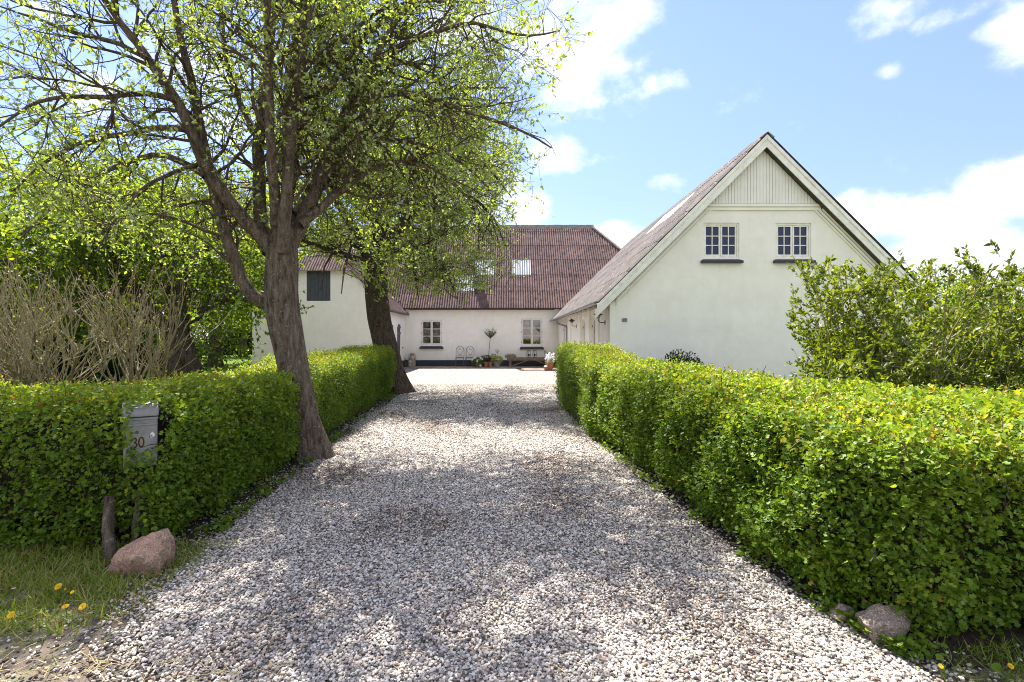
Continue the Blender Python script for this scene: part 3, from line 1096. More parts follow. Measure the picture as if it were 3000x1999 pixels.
def roof_sheets(house, name, O, U, Vv, width, length, cw, rl, wave, amp, m, clips=(), special=None, laps=.12):
    """corrugated sheets laid on a slope; each sheet a part; clips = (point, normal) planes that cut away the normal side"""
    U, Vv = Vector(U).normalized(), Vector(Vv).normalized()
    Nn = U.cross(Vv)
    O = Vector(O)
    base = sheet_mesh(cw, rl + laps, wave, amp)
    base.materials.append(m)
    nc, nr = int(math.ceil(width / cw)), int(math.ceil(length / rl))
    off = ORG[house]
    for r in range(nr):
        for c in range(nc):
            org = O + U * (c * cw) + Vv * (r * rl) + Nn * (.012 * r % .004)
            ww, ll = min(cw, width - c * cw), min(rl + laps, length - r * rl)
            cut = ww < cw - .02 or ll < rl + laps - .001
            corners = [org, org + U * ww, org + U * ww + Vv * ll, org + Vv * ll]
            side = [[(p - Vector(cp)).dot(Vector(cn)) for p in corners] for cp, cn in clips]
            if any(min(s) > -.01 for s in side):
                continue
            need = cut or any(max(s) > .01 for s in side)
            Mx = Matrix((U.to_4d(), Vv.to_4d(), Nn.to_4d(), Vector((0, 0, 0, 1)))).transposed()
            Mx = Mx.to_3x3().to_4x4()
            jit = Matrix.Rotation(float(rng.normal(0, .0012)), 4, 'Z')
            Mx = Matrix.Translation(org - off) @ Mx @ jit
            me = base
            if need:
                me = base.copy()
                bm = bmesh.new()
                bm.from_mesh(me)
                planes = [(Vector((ww, 0, 0)), Vector((1, 0, 0))), (Vector((0, ll, 0)), Vector((0, 1, 0)))] if cut else []
                inv = Mx.inverted()
                for cp, cn in clips:
                    planes.append((inv @ (Vector(cp) - off), inv.to_3x3() @ Vector(cn)))
                for pc, pn in planes:
                    bmesh.ops.bisect_plane(bm, geom=bm.verts[:] + bm.edges[:] + bm.faces[:], plane_co=pc, plane_no=pn.normalized(), clear_outer=True)
                bm.to_mesh(me)
                bm.free()
            nm = name
            if special and (r, c) in special:
                if me is base:
                    me = base.copy()
                me.materials.clear()
                me.materials.append(special[(r, c)])
                nm = 'skylight_sheet'
            o = bpy.data.objects.new(nm, me)
            o.matrix_local = Mx
            o.parent = house
            COL.objects.link(o)
            ORG[o] = off
            if nm == 'skylight_sheet':
                o['label'] = 'pale translucent corrugated sheet'


# ---------------------------------------------------------------- right house (gable towards the camera)
GY = 12.93
RX0, RX1, RIDX = 2.59, 10.25, 6.42
RIDZ, EAVX = 6.57, 2.27
RY1 = 26.72


def rtop(x):
    return RIDZ - .05 - abs(x - RIDX)


rh = empty('farmhouse', (RX0, GY, 0), 'white rendered farmhouse with its steep gable towards the drive and two small upper windows', 'house')
gmap = lambda u, w, d: Vector((u, GY + d, w))
W1 = (4.92, 5.835, 3.51, 4.405)
W2 = (6.75, 7.65, 3.51, 4.400)
mb = MB()
wall(mb, gmap, RX0, RX1, .34, rtop, [W1, W2], .11, breaks=[RIDX])
smap = lambda u, w, d: Vector((RX0 + d, u, w))          # side wall towards the yard, u = Y
D1, D2, D3 = (15.05, 16.05, .12, 2.17), (17.0, 18.0, .12, 2.17), (23.2, 24.4, .12, 2.17)
stop = lambda u: 2.62
wall(mb, smap, GY, RY1, .34, stop, [(a, b, max(c, .34), d) for a, b, c, d in (D1, D2, D3)], .16)
mb.add([(RX1, GY, 0), (RX1, RY1, 0), (RX1, RY1, 2.75), (RX1, GY, 2.75)], [(0, 1, 2, 3)])
mb.add([(RX0, RY1, 0), (RX1, RY1, 0), (RX1, RY1, 2.7), (RIDX, RY1, RIDZ - .06), (RX0, RY1, 2.7)], [(0, 1, 2, 3, 4)])
mb.build('wall', M['wall_gable'], rh)
pl = MB()
pl.box((RX0 - .02, GY - .02, 0), (RX1 + .02, GY + .1, .338))
for a, b in ((GY + .1, D1[0]), (D1[1], D2[0]), (D2[1], D3[0]), (D3[1], RY1 - .01)):
    pl.box((RX0 - .02, a, 0), (RX0 + .1, b, .338))
pl.build('plinth', M['plinth'], rh)
for (a, b, lo, hi) in (W1, W2):
    window(rh, gmap, a, b, lo, hi, 3, 2, 2, .075, M['old_paint'], M['pane_dark'], sill_h=.13, sill_out=.10, fr=.045, sash=.04, bar=.022, hinges=False)
# vertical boards in the top of the gable
BZ = 4.885
nb = 34
bx0, bx1 = RIDX - (RIDZ - .33 - BZ), RIDX + (RIDZ - .33 - BZ)
bw = (bx1 - bx0) / nb
for i in range(nb):
    a, b = bx0 + i * bw + .004, bx0 + (i + 1) * bw - .004
    def tp(x): return max(BZ + .01, RIDZ - .30 - abs(x - RIDX))
    mbb = MB()
    dy = float(rng.uniform(0, .006))
    poly = [(a, GY - .03 - dy, BZ), (b, GY - .03 - dy, BZ), (b, GY - .03 - dy, tp(b)), (a, GY - .03 - dy, tp(a))]
    if a < RIDX < b:
        poly.insert(3, (RIDX, GY - .03 - dy, tp(RIDX)))
    mbb.prism(poly, (0, .028, 0))
    mbb.build('board', M['board_paint'], rh)
bk = MB()
bk.add([(bx0, GY - .004, BZ), (bx1, GY - .004, BZ), (RIDX, GY - .004, RIDZ - .30)], [(0, 1, 2)])
bk.build('board_backing', M['soffit'], rh)


def rake_strip(mbx, side, o0, o1, y0, y1, x_from, x_to):
    """band parallel to the roof slope, o = offset below the slope, square-cut"""
    s = -1 if side == 'l' else 1
    k = math.sqrt(2)
    def pt(x, o):
        return (RIDX + s * x, y0, RIDZ - x - o * k)
    poly = [pt(x_from, o0), pt(x_to, o0), pt(x_to, o1), pt(x_from, o1)]
    mbx.prism(poly, (0, y1 - y0, 0))


for s in 'lr':
    run = RIDX - EAVX
    t1 = MB()
    rake_strip(t1, s, .015, .095, GY - .25, GY - .22, 0 if s == 'l' else .001, run + .06)
    t1.build('verge_trim', M['old_paint'], rh, bevel=.004)
    t2 = MB()
    rake_strip(t2, s, .085, .235, GY - .228, GY - .20, 0 if s == 'l' else .001, run + .10)
    t2.build('barge_board', M['old_paint'], rh, bevel=.004)
    so = MB()
    rake_strip(so, s, .05, .075, GY - .199, GY + .01, 0 if s == 'l' else .001, run)
    so.build('soffit', M['soffit'], rh)
    cn = MB()
    for (o0, o1, pr) in ((.21, .275, .07), (.29, .345, .045), (.36, .40, .03)):
        xa = RIDX - RIDX + (RIDZ - o0 * math.sqrt(2) - 4.79)
        rake_strip(cn, s, o0, o1, GY - pr, GY - .001, xa, 3.70 + (.25 if s == 'r' else 0))
    cn.build('cornice', M['wall_gable'], rh)
cb = MB()
cb.box((bx0 - .08, GY - .06, 4.80), (bx1 + .08, GY - .002, 4.872))
cb.box((bx0 - .10, GY - .04, 4.715), (bx1 + .10, GY - .003, 4.785))
cb.build('cornice', M['wall_gable'], rh)
for s in (-1, 1):
    for (z0, z1, ln, pr) in ((2.72, 2.80, .50, .05), (2.62, 2.69, .44, .03)):
        xa = RX0 - .02 if s < 0 else RX1 + .02
        lo, hi = sorted((xa, xa - s * ln))
        cr = MB()
        cr.box((lo, GY - pr, z0), (hi, GY - .002, z1))
        cr.build('eave_return', M['wall_gable'], rh)
ps = MB()                                       # flat corner strip at the left end of the gable
ps.box((RX0 - .025, GY - .03, .345), (RX0 + .07, GY - .002, 2.60))
ps.build('corner_strip', M['wall_gable'], rh)
vt = MB()
vx, vz = GX(1830, GY), GZ(938, GY)
vt.box((vx - .065, GY - .018, vz - .045), (vx + .065, GY - .001, vz + .045))
for i in range(5):
    vt.box((vx - .055, GY - .026, vz - .036 + i * .016), (vx + .055, GY - .018, vz - .030 + i * .016))
vt.build('air_vent', M['galv'], rh)
# roof
rd = MB()
rd.prism([(EAVX + .02, GY - .20, RIDZ - (RIDX - EAVX) - .05), (RIDX, GY - .20, RIDZ - .045), (2 * RIDX - EAVX - .02, GY - .20, RIDZ - (RIDX - EAVX) - .05), (2 * RIDX - EAVX - .3, GY - .20, RIDZ - (RIDX - EAVX) - .05), (RIDX, GY - .20, RIDZ - .33), (EAVX + .3, GY - .20, RIDZ - (RIDX - EAVX) - .05)], (0, RY1 - GY + .19, 0))
rd.build('roof_deck', M['soffit'], rh)
sl = math.sqrt(2) * (RIDX - EAVX) + .06
c45 = math.sqrt(.5)
spc = {(4, c): M['translucent_sheet'] for c in (7, 8, 9)}
roof_sheets(rh, 'corrugated_sheet', (EAVX - .05, RY1 + .05, RIDZ - (RIDX - EAVX) - .05 + .03), (0, -1, 0), (c45, 0, c45), RY1 + .05 - (GY - .26), sl, 1.06, 1.05, .177, .024, M['sheet_grey'], special=spc)
bs = sheet_mesh(RY1 - GY + .3, sl, .177, .024)
bso = link_mesh('rear_roof', bs, M['sheet_grey'], rh)
U, V_, Nn = Vector((0, 1, 0)), Vector((-c45, 0, c45)), None
Nn = U.cross(V_)
bso.matrix_local = Matrix.Translation(Vector((2 * RIDX - EAVX + .05, GY - .26, RIDZ - (RIDX - EAVX) - .02)) - ORG[rh]) @ Matrix((U, V_, Nn)).transposed().to_4x4()
rc = MB()
nseg = 26
for i in range(nseg):
    y0 = GY - .28 + i * (RY1 - GY + .3) / nseg
    y1 = GY - .28 + (i + 1) * (RY1 - GY + .3) / nseg + .03
    dz = .008 * (i % 2)
    rc.prism([(RIDX - .17, y0, RIDZ - .10 + dz), (RIDX, y0, RIDZ + .035 + dz), (RIDX + .17, y0, RIDZ - .10 + dz), (RIDX + .15, y0, RIDZ - .125), (RIDX, y0, RIDZ + .02), (RIDX - .15, y0, RIDZ - .125)], (0, y1 - y0, 0))
rc.build('ridge_cap', M['ridge_cap'], rh)
# rafter ends under the eave, gutter and downpipe
ez = RIDZ - (RIDX - EAVX)
for i in range(15):
    y0 = GY + .35 + i * .92
    rf = MB()
    rf.prism([(EAVX + .06, y0, ez - .06), (RX0 + .02, y0, ez + .19), (RX0 + .02, y0, ez + .04), (EAVX + .06, y0, ez - .16)], (0, .09, 0))
    rf.build('rafter', M['wall_gable'], rh)
gt = MB()
prof = [(math.cos(a) * .062, math.sin(a) * .062) for a in np.linspace(math.pi, 2 * math.pi, 9)]
prof += [(x * .86, z * .86) for x, z in prof[::-1]]
gt.prism([(EAVX - .085 + x, GY - .18, ez - .03 + z) for x, z in prof], (0, RY1 - GY + .15, 0))
gt.build('gutter', M['zinc'], rh)
dp = MB()
dpY = 22.0
dp.tube([(EAVX - .08, dpY + 1.2, ez - .06), (EAVX - .08, dpY + 1.2, ez - .2), (EAVX - .06, dpY + 1.15, ez - .27), (RX0 - .10, dpY + .05, ez - .42), (RX0 - .07, dpY, ez - .5), (RX0 - .07, dpY, .05)], .042, 10)
for z in (ez - .62, 1.0):
    dp.tube([(RX0 - .07, dpY, z), (RX0 - .07, dpY, z + .06)], .052, 10)
dp.build('downpipe', M['zinc'], rh, smooth=False)
# pilaster strips and glazed doors on the yard side
for (a, b) in ((13.25, 14.0), (14.5, 14.98), (16.12, 16.9), (18.08, 19.3), (21.0, 22.4), (24.5, 25.6)):
    q = MB()
    q.box((RX0 - .05, a, .345), (RX0 - .001, b, 2.36))
    q.build('pilaster', M['wall_back'], rh)
for (a, b, lo, hi) in (D1, D2, D3):
    dmap = smap
    w_ = window(rh, dmap, a, b, .12, hi, 4, 1, 2, .10, M['white_paint'], M['pane_dark'], sill_h=0, fr=.05, sash=.07, bar=.03, name='glazed_door')
    hb = MB()
    hb.tube([(RX0 + .06, (a + b) / 2 + .03, 1.05), (RX0 + .0, (a + b) / 2 + .03, 1.05), (RX0 + .0, (a + b) / 2 + .13, 1.05)], .009, 6)
    hb.build('handle', M['dark_metal'], w_)

# ---------------------------------------------------------------- back house
BY = 26.8
BW = 4.40                                  # plan distance eave -> ridge
BEZ, BRZ = 3.02, 8.30
BXL, BXR = -11.4, 9.45
bh = empty('farm_wing', (0, BY, 0), 'long white farm wing across the yard under a mossy maroon corrugated roof', 'barn')
bmap = lambda u, w, d: Vector((u, BY + d, w))
V1 = (-4.57, -3.46, 1.09, 2.446)
V2 = (.673, 1.796, 1.06, 2.535)
mb = MB()
wall(mb, bmap, BXL, BXR, .33, lambda u: 3.05, [V1, V2], .13)
for x in (BXL, BXR):
    mb.add([(x, BY, 0), (x, BY + 2 * BW, 0), (x, BY + 2 * BW, 3.05), (x, BY, 3.05)], [(0, 1, 2, 3)])
mb.add([(BXL, BY + 2 * BW, 0), (BXR, BY + 2 * BW, 0), (BXR, BY + 2 * BW, 3.05), (BXL, BY + 2 * BW, 3.05)], [(0, 1, 2, 3)])
mb.build('wall', M['wall_back'], bh)
cv = MB()
cv.box((-5.36, BY - .05, 2.86), (BXR, BY - .001, 3.0))
cv.build('cornice', M['wall_back'], bh)
pl = MB()
pl.box((-5.36, BY - .025, 0), (BXR, BY + .1, .328))
pl.build('plinth', M['plinth'], bh)
for (a, b, lo, hi) in (V1, V2):
    window(bh, bmap, a, b, lo, hi, 3, 1, 2, .06, M['white_paint'], M['pane_clear'], sill_h=.17, sill_out=.10, fr=.055, sash=.05, bar=.032)
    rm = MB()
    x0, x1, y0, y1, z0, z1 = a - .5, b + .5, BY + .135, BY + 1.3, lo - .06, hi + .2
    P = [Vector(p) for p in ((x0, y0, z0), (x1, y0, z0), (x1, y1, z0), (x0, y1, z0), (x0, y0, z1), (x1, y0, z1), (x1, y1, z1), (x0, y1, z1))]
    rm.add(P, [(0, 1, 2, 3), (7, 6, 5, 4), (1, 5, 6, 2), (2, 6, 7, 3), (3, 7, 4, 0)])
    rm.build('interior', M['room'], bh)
pitch = math.atan2(BRZ - BEZ, BW + .2)
vdir = (0, math.cos(pitch), math.sin(pitch))
slen = math.hypot(BRZ - BEZ, BW + .2)
hipn = Vector((1, 1, 0)).normalized()       # hip plane: cuts away the corner at the right end
hipp = (5.05, BY + BW, 0)
rl = 1.28
specials = {}
ox = .21 - 1.03 * 11
cw = 1.03


specials[(2, 11)] = M['translucent_sheet']
specials[(2, 9)] = M['translucent_sheet']
specials[(1, 8)] = M['translucent_sheet']
roof_sheets(bh, 'corrugated_sheet', (ox, BY - .22, BEZ + .02), (1, 0, 0), vdir, BXR + .2 - ox, slen, cw, rl, .128, .026, M['sheet_red'], clips=[(hipp, hipn)], special=specials)
# rest of the roof: rear slope and hip end
rr = MB()
rr.add([(BXL - .1, BY - .2, BEZ - .02), (BXR + .2, BY - .2, BEZ - .02), (5.05, BY + BW, BRZ - .03), (BXL - .1, BY + BW, BRZ - .03)], [(0, 1, 2, 3)])
rr.add([(BXL - .1, BY + 2 * BW + .2, BEZ), (BXR + .2, BY + 2 * BW + .2, BEZ), (5.05, BY + BW, BRZ - .02), (BXL - .1, BY + BW, BRZ - .02)], [(0, 1, 2, 3)])
rr.add([(BXR + .2, BY - .2, BEZ), (BXR + .2, BY + 2 * BW + .2, BEZ), (5.05, BY + BW, BRZ - .02)], [(0, 1, 2)])
rr.add([(BXL - .1, BY - .2, BEZ), (BXL - .1, BY + 2 * BW + .2, BEZ), (BXL - .1, BY + BW, BRZ - .02)], [(0, 1, 2)])
rr.build('roof', M['sheet_red'], bh)
rc = MB()
nseg = 34
xs = np.linspace(BXL - .1, 5.15, nseg + 1)
for i in range(nseg):
    x0, x1 = xs[i], xs[i + 1] + .03
    dz = .012 * (i % 2) + float(rng.uniform(-.006, .006))
    yc = BY + BW
    rc.prism([(x0, yc - .24, BRZ - .22 + dz), (x0, yc - .10, BRZ + .05 + dz), (x0, yc + .10, BRZ + .05 + dz), (x0, yc + .24, BRZ - .22 + dz), (x0, yc + .2, BRZ - .22), (x0, yc, BRZ - .03), (x0, yc - .2, BRZ - .22)], (x1 - x0, 0, 0))
A = Vector((5.05, BY + BW, BRZ + .03))
B = Vector((BXR + .2, BY - .2, BEZ + .05))
for i in range(16):
    p, q = A.lerp(B, i / 16), A.lerp(B, (i + 1) / 16 + .004)
    rc.bar(p, q, .30, .07 + .01 * (i % 2))
rc.build('ridge_cap', M['ridge_cap'], bh)
gt = MB()
gt.prism([(-5.15, BY - .30 + x, BEZ - .02 + z) for x, z in prof], (RX0 - .2 + 5.15, 0, 0))
gt.build('gutter', M['dark_metal'], bh)
rv = MB()
Yv = BY + .9
vx = GX(1399, Yv)
vz = BEZ + .02 + (Yv - BY + .2) * math.tan(pitch)
rv.box((vx - .2, Yv - .32, vz - .16), (vx + .2, Yv + .12, vz + .22))
rv.box((vx - .24, Yv - .36, vz + .221), (vx + .24, Yv + .16, vz + .27))
rv.box((vx - .15, Yv - .34, vz - .12), (vx + .15, Yv - .321, vz + .17))
rv.build('roof_vent', M['galv'], bh)

# ---------------------------------------------------------------- left wing (half-hipped gable towards the camera)
LY, LX0, LX1 = 22.7, -11.35, -5.37
LRX = (LX0 + LX1) / 2
LEZ = 2.86
LRZ = LEZ + (LX1 - LRX)
HZ = 4.66
lh = empty('barn_wing', (LX1, LY, 0), 'white barn end with a dark hatch window, standing behind the two leaning trees', 'barn')
lmap = lambda u, w, d: Vector((u, LY + d, w))
HAT = (GX(898, LY), GX(968, LY), GZ(882, LY), GZ(793, LY))
ltop = lambda u: min(HZ, LRZ - .02 - abs(u - LRX))
mb = MB()
kx = LRZ - HZ
wall(mb, lmap, LX0, LX1, .34, ltop, [HAT], .12, breaks=[LRX - kx, LRX + kx, LRX])
lsm = lambda u, w, d: Vector((LX1 - d, u, w))
LD = [(23.35, 23.95, .0, 2.1), (24.15, 24.5, 1.0, 2.0), (24.75, 25.5, .0, 2.0)]
wall(mb, lsm, LY, BY, 0, lambda u: LEZ, LD, .10)
mb.add([(LX0, LY, 0), (LX0, BY, 0), (LX0, BY, LEZ), (LX0, LY, LEZ)], [(0, 1, 2, 3)])
mb.build('wall', M['wall_left'], lh)
pl = MB()
pl.box((LX0 - .02, LY - .025, 0), (LX1 + .02, LY + .1, .338))
for a, b in ((LY + .1, 23.35), (23.95, 24.75), (25.5, BY - .03)):
    pl.box((LX1 - .1, a, 0), (LX1 + .02, b, .338))
pl.build('plinth', M['plinth'], lh)
hd = MB()
n = 6
hw = (HAT[1] - HAT[0]) / n
for i in range(n):
    a = HAT[0] + i * hw
    hd.box((a + .004, LY + .03 + .004 * (i % 2), HAT[2] + .01), (a + hw - .004, LY + .07, HAT[3] - .01))
hd.build('hatch', M['door_grey'], lh)
for k, (a, b, lo, hi) in enumerate(LD):
    dd = MB()
    if k == 1:
        dd.box((LX1 - .08, a + .003, lo + .003), (LX1 - .05, b - .003, hi - .003))
        dd.build('arched_niche', M['wall_back'], lh)
        si = MB()
        si.box((LX1 - .02, a - .06, lo - .09), (LX1 + .09, b + .06, lo - .003))
        si.build('sill', M['sill'], lh)
        continue
    n = 4
    for i in range(n):
        y0 = a + i * (b - a) / n
        dd.box((LX1 - .06, y0 + .003, .02), (LX1 - .02 + .003 * (i % 2), y0 + (b - a) / n - .003, hi - .003 + (0 if k == 0 else -.0)))
    if k == 2:
        # pointed head and proud frame so that the arch shows edge-on
        dd.prism([(LX1 - .015, a + .02, 1.98), (LX1 - .015, b - .02, 1.98), (LX1 - .015, (a + b) / 2 + .12, 2.16), (LX1 - .015, (a + b) / 2 - .12, 2.16)], (.05, 0, 0))
    d = dd.build('door', M['door_grey'], lh)
    for z in (.45, 1.7):
        hh = MB()
        hh.box((LX1 + .0, a + .05, z), (LX1 + .02, b - .1, z + .05))
        hh.tube([(LX1 + .03, b - .06, z - .03), (LX1 + .03, b - .06, z + .08)], .02, 6)
        hh.build('hinge', M['galv'], d)
# left wing roof
lsl = math.sqrt(2) * (LX1 - LRX) + .25
hippl = ((LRX, LY + 0, HZ), Vector((0, -1, -1)).normalized())     # in front of the half hip
ht = Vector((0, c45, c45))
hb_ = Vector((0, LY - .25, HZ - .25))
clipL = ((0, LY - .25, HZ - .2), Vector((0, -1, 1)).normalized())
roof_sheets(lh, 'corrugated_sheet', (LX1 + .18, LY - .2, LEZ - .15), (0, 1, 0), (-c45, 0, c45), 8.4, lsl, 1.0, 1.1, .125, .02, M['sheet_red'], clips=[clipL])
roof_sheets(lh, 'corrugated_sheet', (LX0 - .18, LY - .2 + 8.4, LEZ - .15), (0, -1, 0), (c45, 0, c45), 8.4, lsl, 1.0, 1.1, .125, .02, M['sheet_red'], clips=[clipL])
roof_sheets(lh, 'corrugated_sheet', (LRX - kx - .3, LY - .25, HZ - .2), (1, 0, 0), (0, c45, c45), 2 * kx + .6, 2.1, .6, 1.05, .125, .02, M['sheet_red'],
            clips=[((LRX, 0, LRZ + .1), Vector((1, 0, 1)).normalized()), ((LRX, 0, LRZ + .1), Vector((-1, 0, 1)).normalized())])
gt = MB()
gt.prism([(LX1 + .20 + x, LY - .15, LEZ - .16 + z) for x, z in prof], (0, BY - LY - .2, 0))
gt.build('gutter', M['dark_metal'], lh)


# ================================================================== HEDGES
def in_hole(Q, hl):
    cx, cy, a, x0, x1, y0, y1, z0, z1 = hl
    dx, dy = Q[:, 0] - cx, Q[:, 1] - cy
    lx, ly = dx * math.cos(a) + dy * math.sin(a), -dx * math.sin(a) + dy * math.cos(a)
    return (lx > x0) & (lx < x1) & (ly > y0) & (ly < y1) & (Q[:, 2] > z0) & (Q[:, 2] < z1)


def hedge(label, poly, ztop, zbot, dens_face, dens_top, leaf, origin, shape='lobed', weights=None, holes=(), sprouts=200, group=None):
    """poly: footprint corners; ztop/zbot functions of (x,y) arrays"""
    h = empty('hedge', (origin[0], origin[1], 0), label, 'hedge', group)
    n = len(poly)
    ar = sum(poly[i][0] * poly[(i + 1) % n][1] - poly[(i + 1) % n][0] * poly[i][1] for i in range(n))
    sgn = 1 if ar > 0 else -1
    P, Nn, topness = [], [], []
    for i in range(n):
        a, b = np.array(poly[i], float), np.array(poly[(i + 1) % n], float)
        e = b - a
        L = np.linalg.norm(e)
        out = np.array([e[1], -e[0]]) / L * sgn
        wgt = 1 if weights is None else weights[i]
        zt = float(ztop(*((a + b) / 2)))
        k = int(L * zt * dens_face * wgt * .72)
        if k == 0: continue
        t = rng.uniform(0, 1, k)
        xy = a + t[:, None] * e
        zz = rng.uniform(0, 1, k)
        z1, z0 = ztop(xy[:, 0], xy[:, 1]), zbot(xy[:, 0], xy[:, 1])
        z = z0 + (z1 - z0) * zz
        # rounded shoulder, tucked-in foot
        sh = np.clip((z - (z1 - .12)) / .12, 0, 1)
        inset = .10 * sh ** 2 + .10 * np.clip((.25 - zz) / .25, 0, 1) ** 1.5
        p = np.concatenate([xy - out * inset[:, None], z[:, None]], 1)
        P.append(p)
        Nn.append(np.tile(np.r_[out, .25], (k, 1)) + np.stack([0 * sh, 0 * sh, sh], -1))
        topness.append(zz)
    pa = np.array(poly)
    lo, hi = pa.min(0), pa.max(0)
    k = int((hi - lo).prod() * dens_top * .75)
    q = rng.uniform(lo, hi, (k, 2))
    q = q[inpoly(q, poly)]
    d = polydist(q, poly)
    z = ztop(q[:, 0], q[:, 1]) - .10 * np.clip(1 - d / .14, 0, 1) ** 2
    P.append(np.c_[q, z])
    Nn.append(np.tile([0, 0, 1.0], (len(q), 1)))
    topness.append(np.full(len(q), 1.15))
    P, Nn, topness = np.concatenate(P), nrm(np.concatenate(Nn)), np.concatenate(topness)
    # lumpy surface
    lump = np.zeros(len(P))
    for fq, am in ((2.2, .036), (5.1, .034), (12.0, .026)):
        ph = rng.uniform(0, 6.28, 3)
        kk = rng.normal(size=(3, 3)) * .5 + np.eye(3)
        a = P @ kk * fq
        lump += am * np.sin(a[:, 0] + ph[0]) * np.sin(a[:, 1] + ph[1]) + am * .6 * np.sin(a[:, 2] + ph[2])
    depth = rng.exponential(.038, len(P)) - .018
    P = P + Nn * (lump - depth)[:, None]
    # each sample is a shoot tip carrying several leaves
    m = 9
    idx = np.repeat(np.arange(len(P)), m)
    Q = P[idx] + rng.normal(size=(len(idx), 3)) * leaf * .95
    nn = Nn[idx]
    D = nrm(nn * .65 + rng.normal(size=nn.shape) * .75 + np.array([0, 0, -.10]))
    Nl = nrm(nn * .55 + rng.normal(size=nn.shape) * .55 + np.array([0, 0, .75]))
    sz = leaf * rng.uniform(.5, 1.3, len(idx))
    shoot = rng.normal(0, .13, len(P))
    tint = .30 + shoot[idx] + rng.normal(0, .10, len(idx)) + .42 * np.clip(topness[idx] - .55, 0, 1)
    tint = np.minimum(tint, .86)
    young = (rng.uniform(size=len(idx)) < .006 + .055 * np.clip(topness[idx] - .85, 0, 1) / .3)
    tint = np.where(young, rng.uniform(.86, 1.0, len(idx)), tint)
    keep = np.ones(len(Q), bool)
    for hl in holes:
        keep &= ~in_hole(Q, hl)
    Q, D, Nl, sz, tint = Q[keep], D[keep], Nl[keep], sz[keep], tint[keep]
    # upright sprouts above the clipped top
    q = rng.uniform(lo, hi, (sprouts * 3, 2))
    q = q[inpoly(q, poly)][:sprouts]
    zt = ztop(q[:, 0], q[:, 1])
    L = rng.uniform(.04, .14, len(q)) * np.where(rng.uniform(size=len(q)) > .92, 1.7, 1)
    K = 4
    path = np.zeros((len(q), K, 3))
    dr = nrm(np.c_[rng.normal(0, .35, (len(q), 2)), np.ones(len(q))])
    for i in range(K):
        path[:, i] = np.c_[q, zt - .03] + dr * (L * i / (K - 1) + .03)[:, None] + rng.normal(size=(len(q), 3)) * .004
    sP, sD, sN, sS = leaf_on(path, 6, leaf * .4, leaf * .85, .25)
    st = np.where(rng.uniform(size=len(sP)) < .45, rng.uniform(.86, 1, len(sP)), rng.uniform(.5, .8, len(sP)))
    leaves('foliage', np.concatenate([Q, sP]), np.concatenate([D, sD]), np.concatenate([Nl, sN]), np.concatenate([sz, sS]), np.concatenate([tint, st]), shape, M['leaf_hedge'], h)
    # twigs: sprout stems plus short shoots reaching in
    k = min(len(P), 2600)
    s_ = rng.choice(len(P), k, replace=False)
    tp = np.zeros((k, K, 3))
    dd = nrm(-Nn[s_] + rng.normal(size=(k, 3)) * .5)
    for i in range(K):
        tp[:, i] = P[s_] + dd * (.16 * i / (K - 1)) + rng.normal(size=(k, 3)) * .006
    kk = np.ones(k, bool)
    for hl in holes:
        kk &= ~(in_hole(tp[:, 0], hl) | in_hole(tp[:, -1], hl) | in_hole(tp[:, 1], hl))
    tp = tp[kk]
    tube_object('twigs', [(path, np.tile(np.linspace(.0022, .001, K), (len(path), 1)), 3), (tp, np.tile(np.linspace(.0015, .004, K), (len(tp), 1)), 3)], M['twig'], h, stuff=True)
    # solid block for the inner twigs, shade between them put into its near-black colour
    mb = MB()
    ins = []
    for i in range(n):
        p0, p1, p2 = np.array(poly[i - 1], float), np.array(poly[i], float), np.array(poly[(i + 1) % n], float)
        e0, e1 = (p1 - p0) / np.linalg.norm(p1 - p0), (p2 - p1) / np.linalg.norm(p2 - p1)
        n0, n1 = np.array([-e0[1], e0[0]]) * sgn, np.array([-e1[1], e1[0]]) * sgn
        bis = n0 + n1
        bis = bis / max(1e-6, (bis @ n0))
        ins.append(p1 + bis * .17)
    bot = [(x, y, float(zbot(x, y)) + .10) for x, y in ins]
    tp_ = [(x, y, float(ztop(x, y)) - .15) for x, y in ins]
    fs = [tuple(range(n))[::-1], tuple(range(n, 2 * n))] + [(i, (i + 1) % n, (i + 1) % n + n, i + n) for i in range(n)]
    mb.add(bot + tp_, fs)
    mb.build('shade_core', M['hedge_core'], h)
    # stems at the foot
    step = .42
    st = MB()
    for i in range(n):
        if weights is not None and weights[i] < .5: continue
        a, b = np.array(ins[i]), np.array(ins[(i + 1) % n])
        L = np.linalg.norm(b - a)
        for j in range(int(L / step)):
            p = a + (b - a) * ((j + .5 + rng.uniform(-.3, .3)) * step / L)
            r = rng.uniform(.014, .03)
            st.tube([(p[0] + rng.normal(0, .03), p[1] + rng.normal(0, .03), -.02), (p[0], p[1], .2), (p[0] + rng.normal(0, .04), p[1] + rng.normal(0, .04), .45)], [r * 1.3, r, r * .8], 6)
    s = st.build('stems', M['bark_dark'], h, smooth=True)
    s["kind"] = 'stuff'
    return h


ONE = lambda x, y: np.asarray(x, float) * 0 + 1
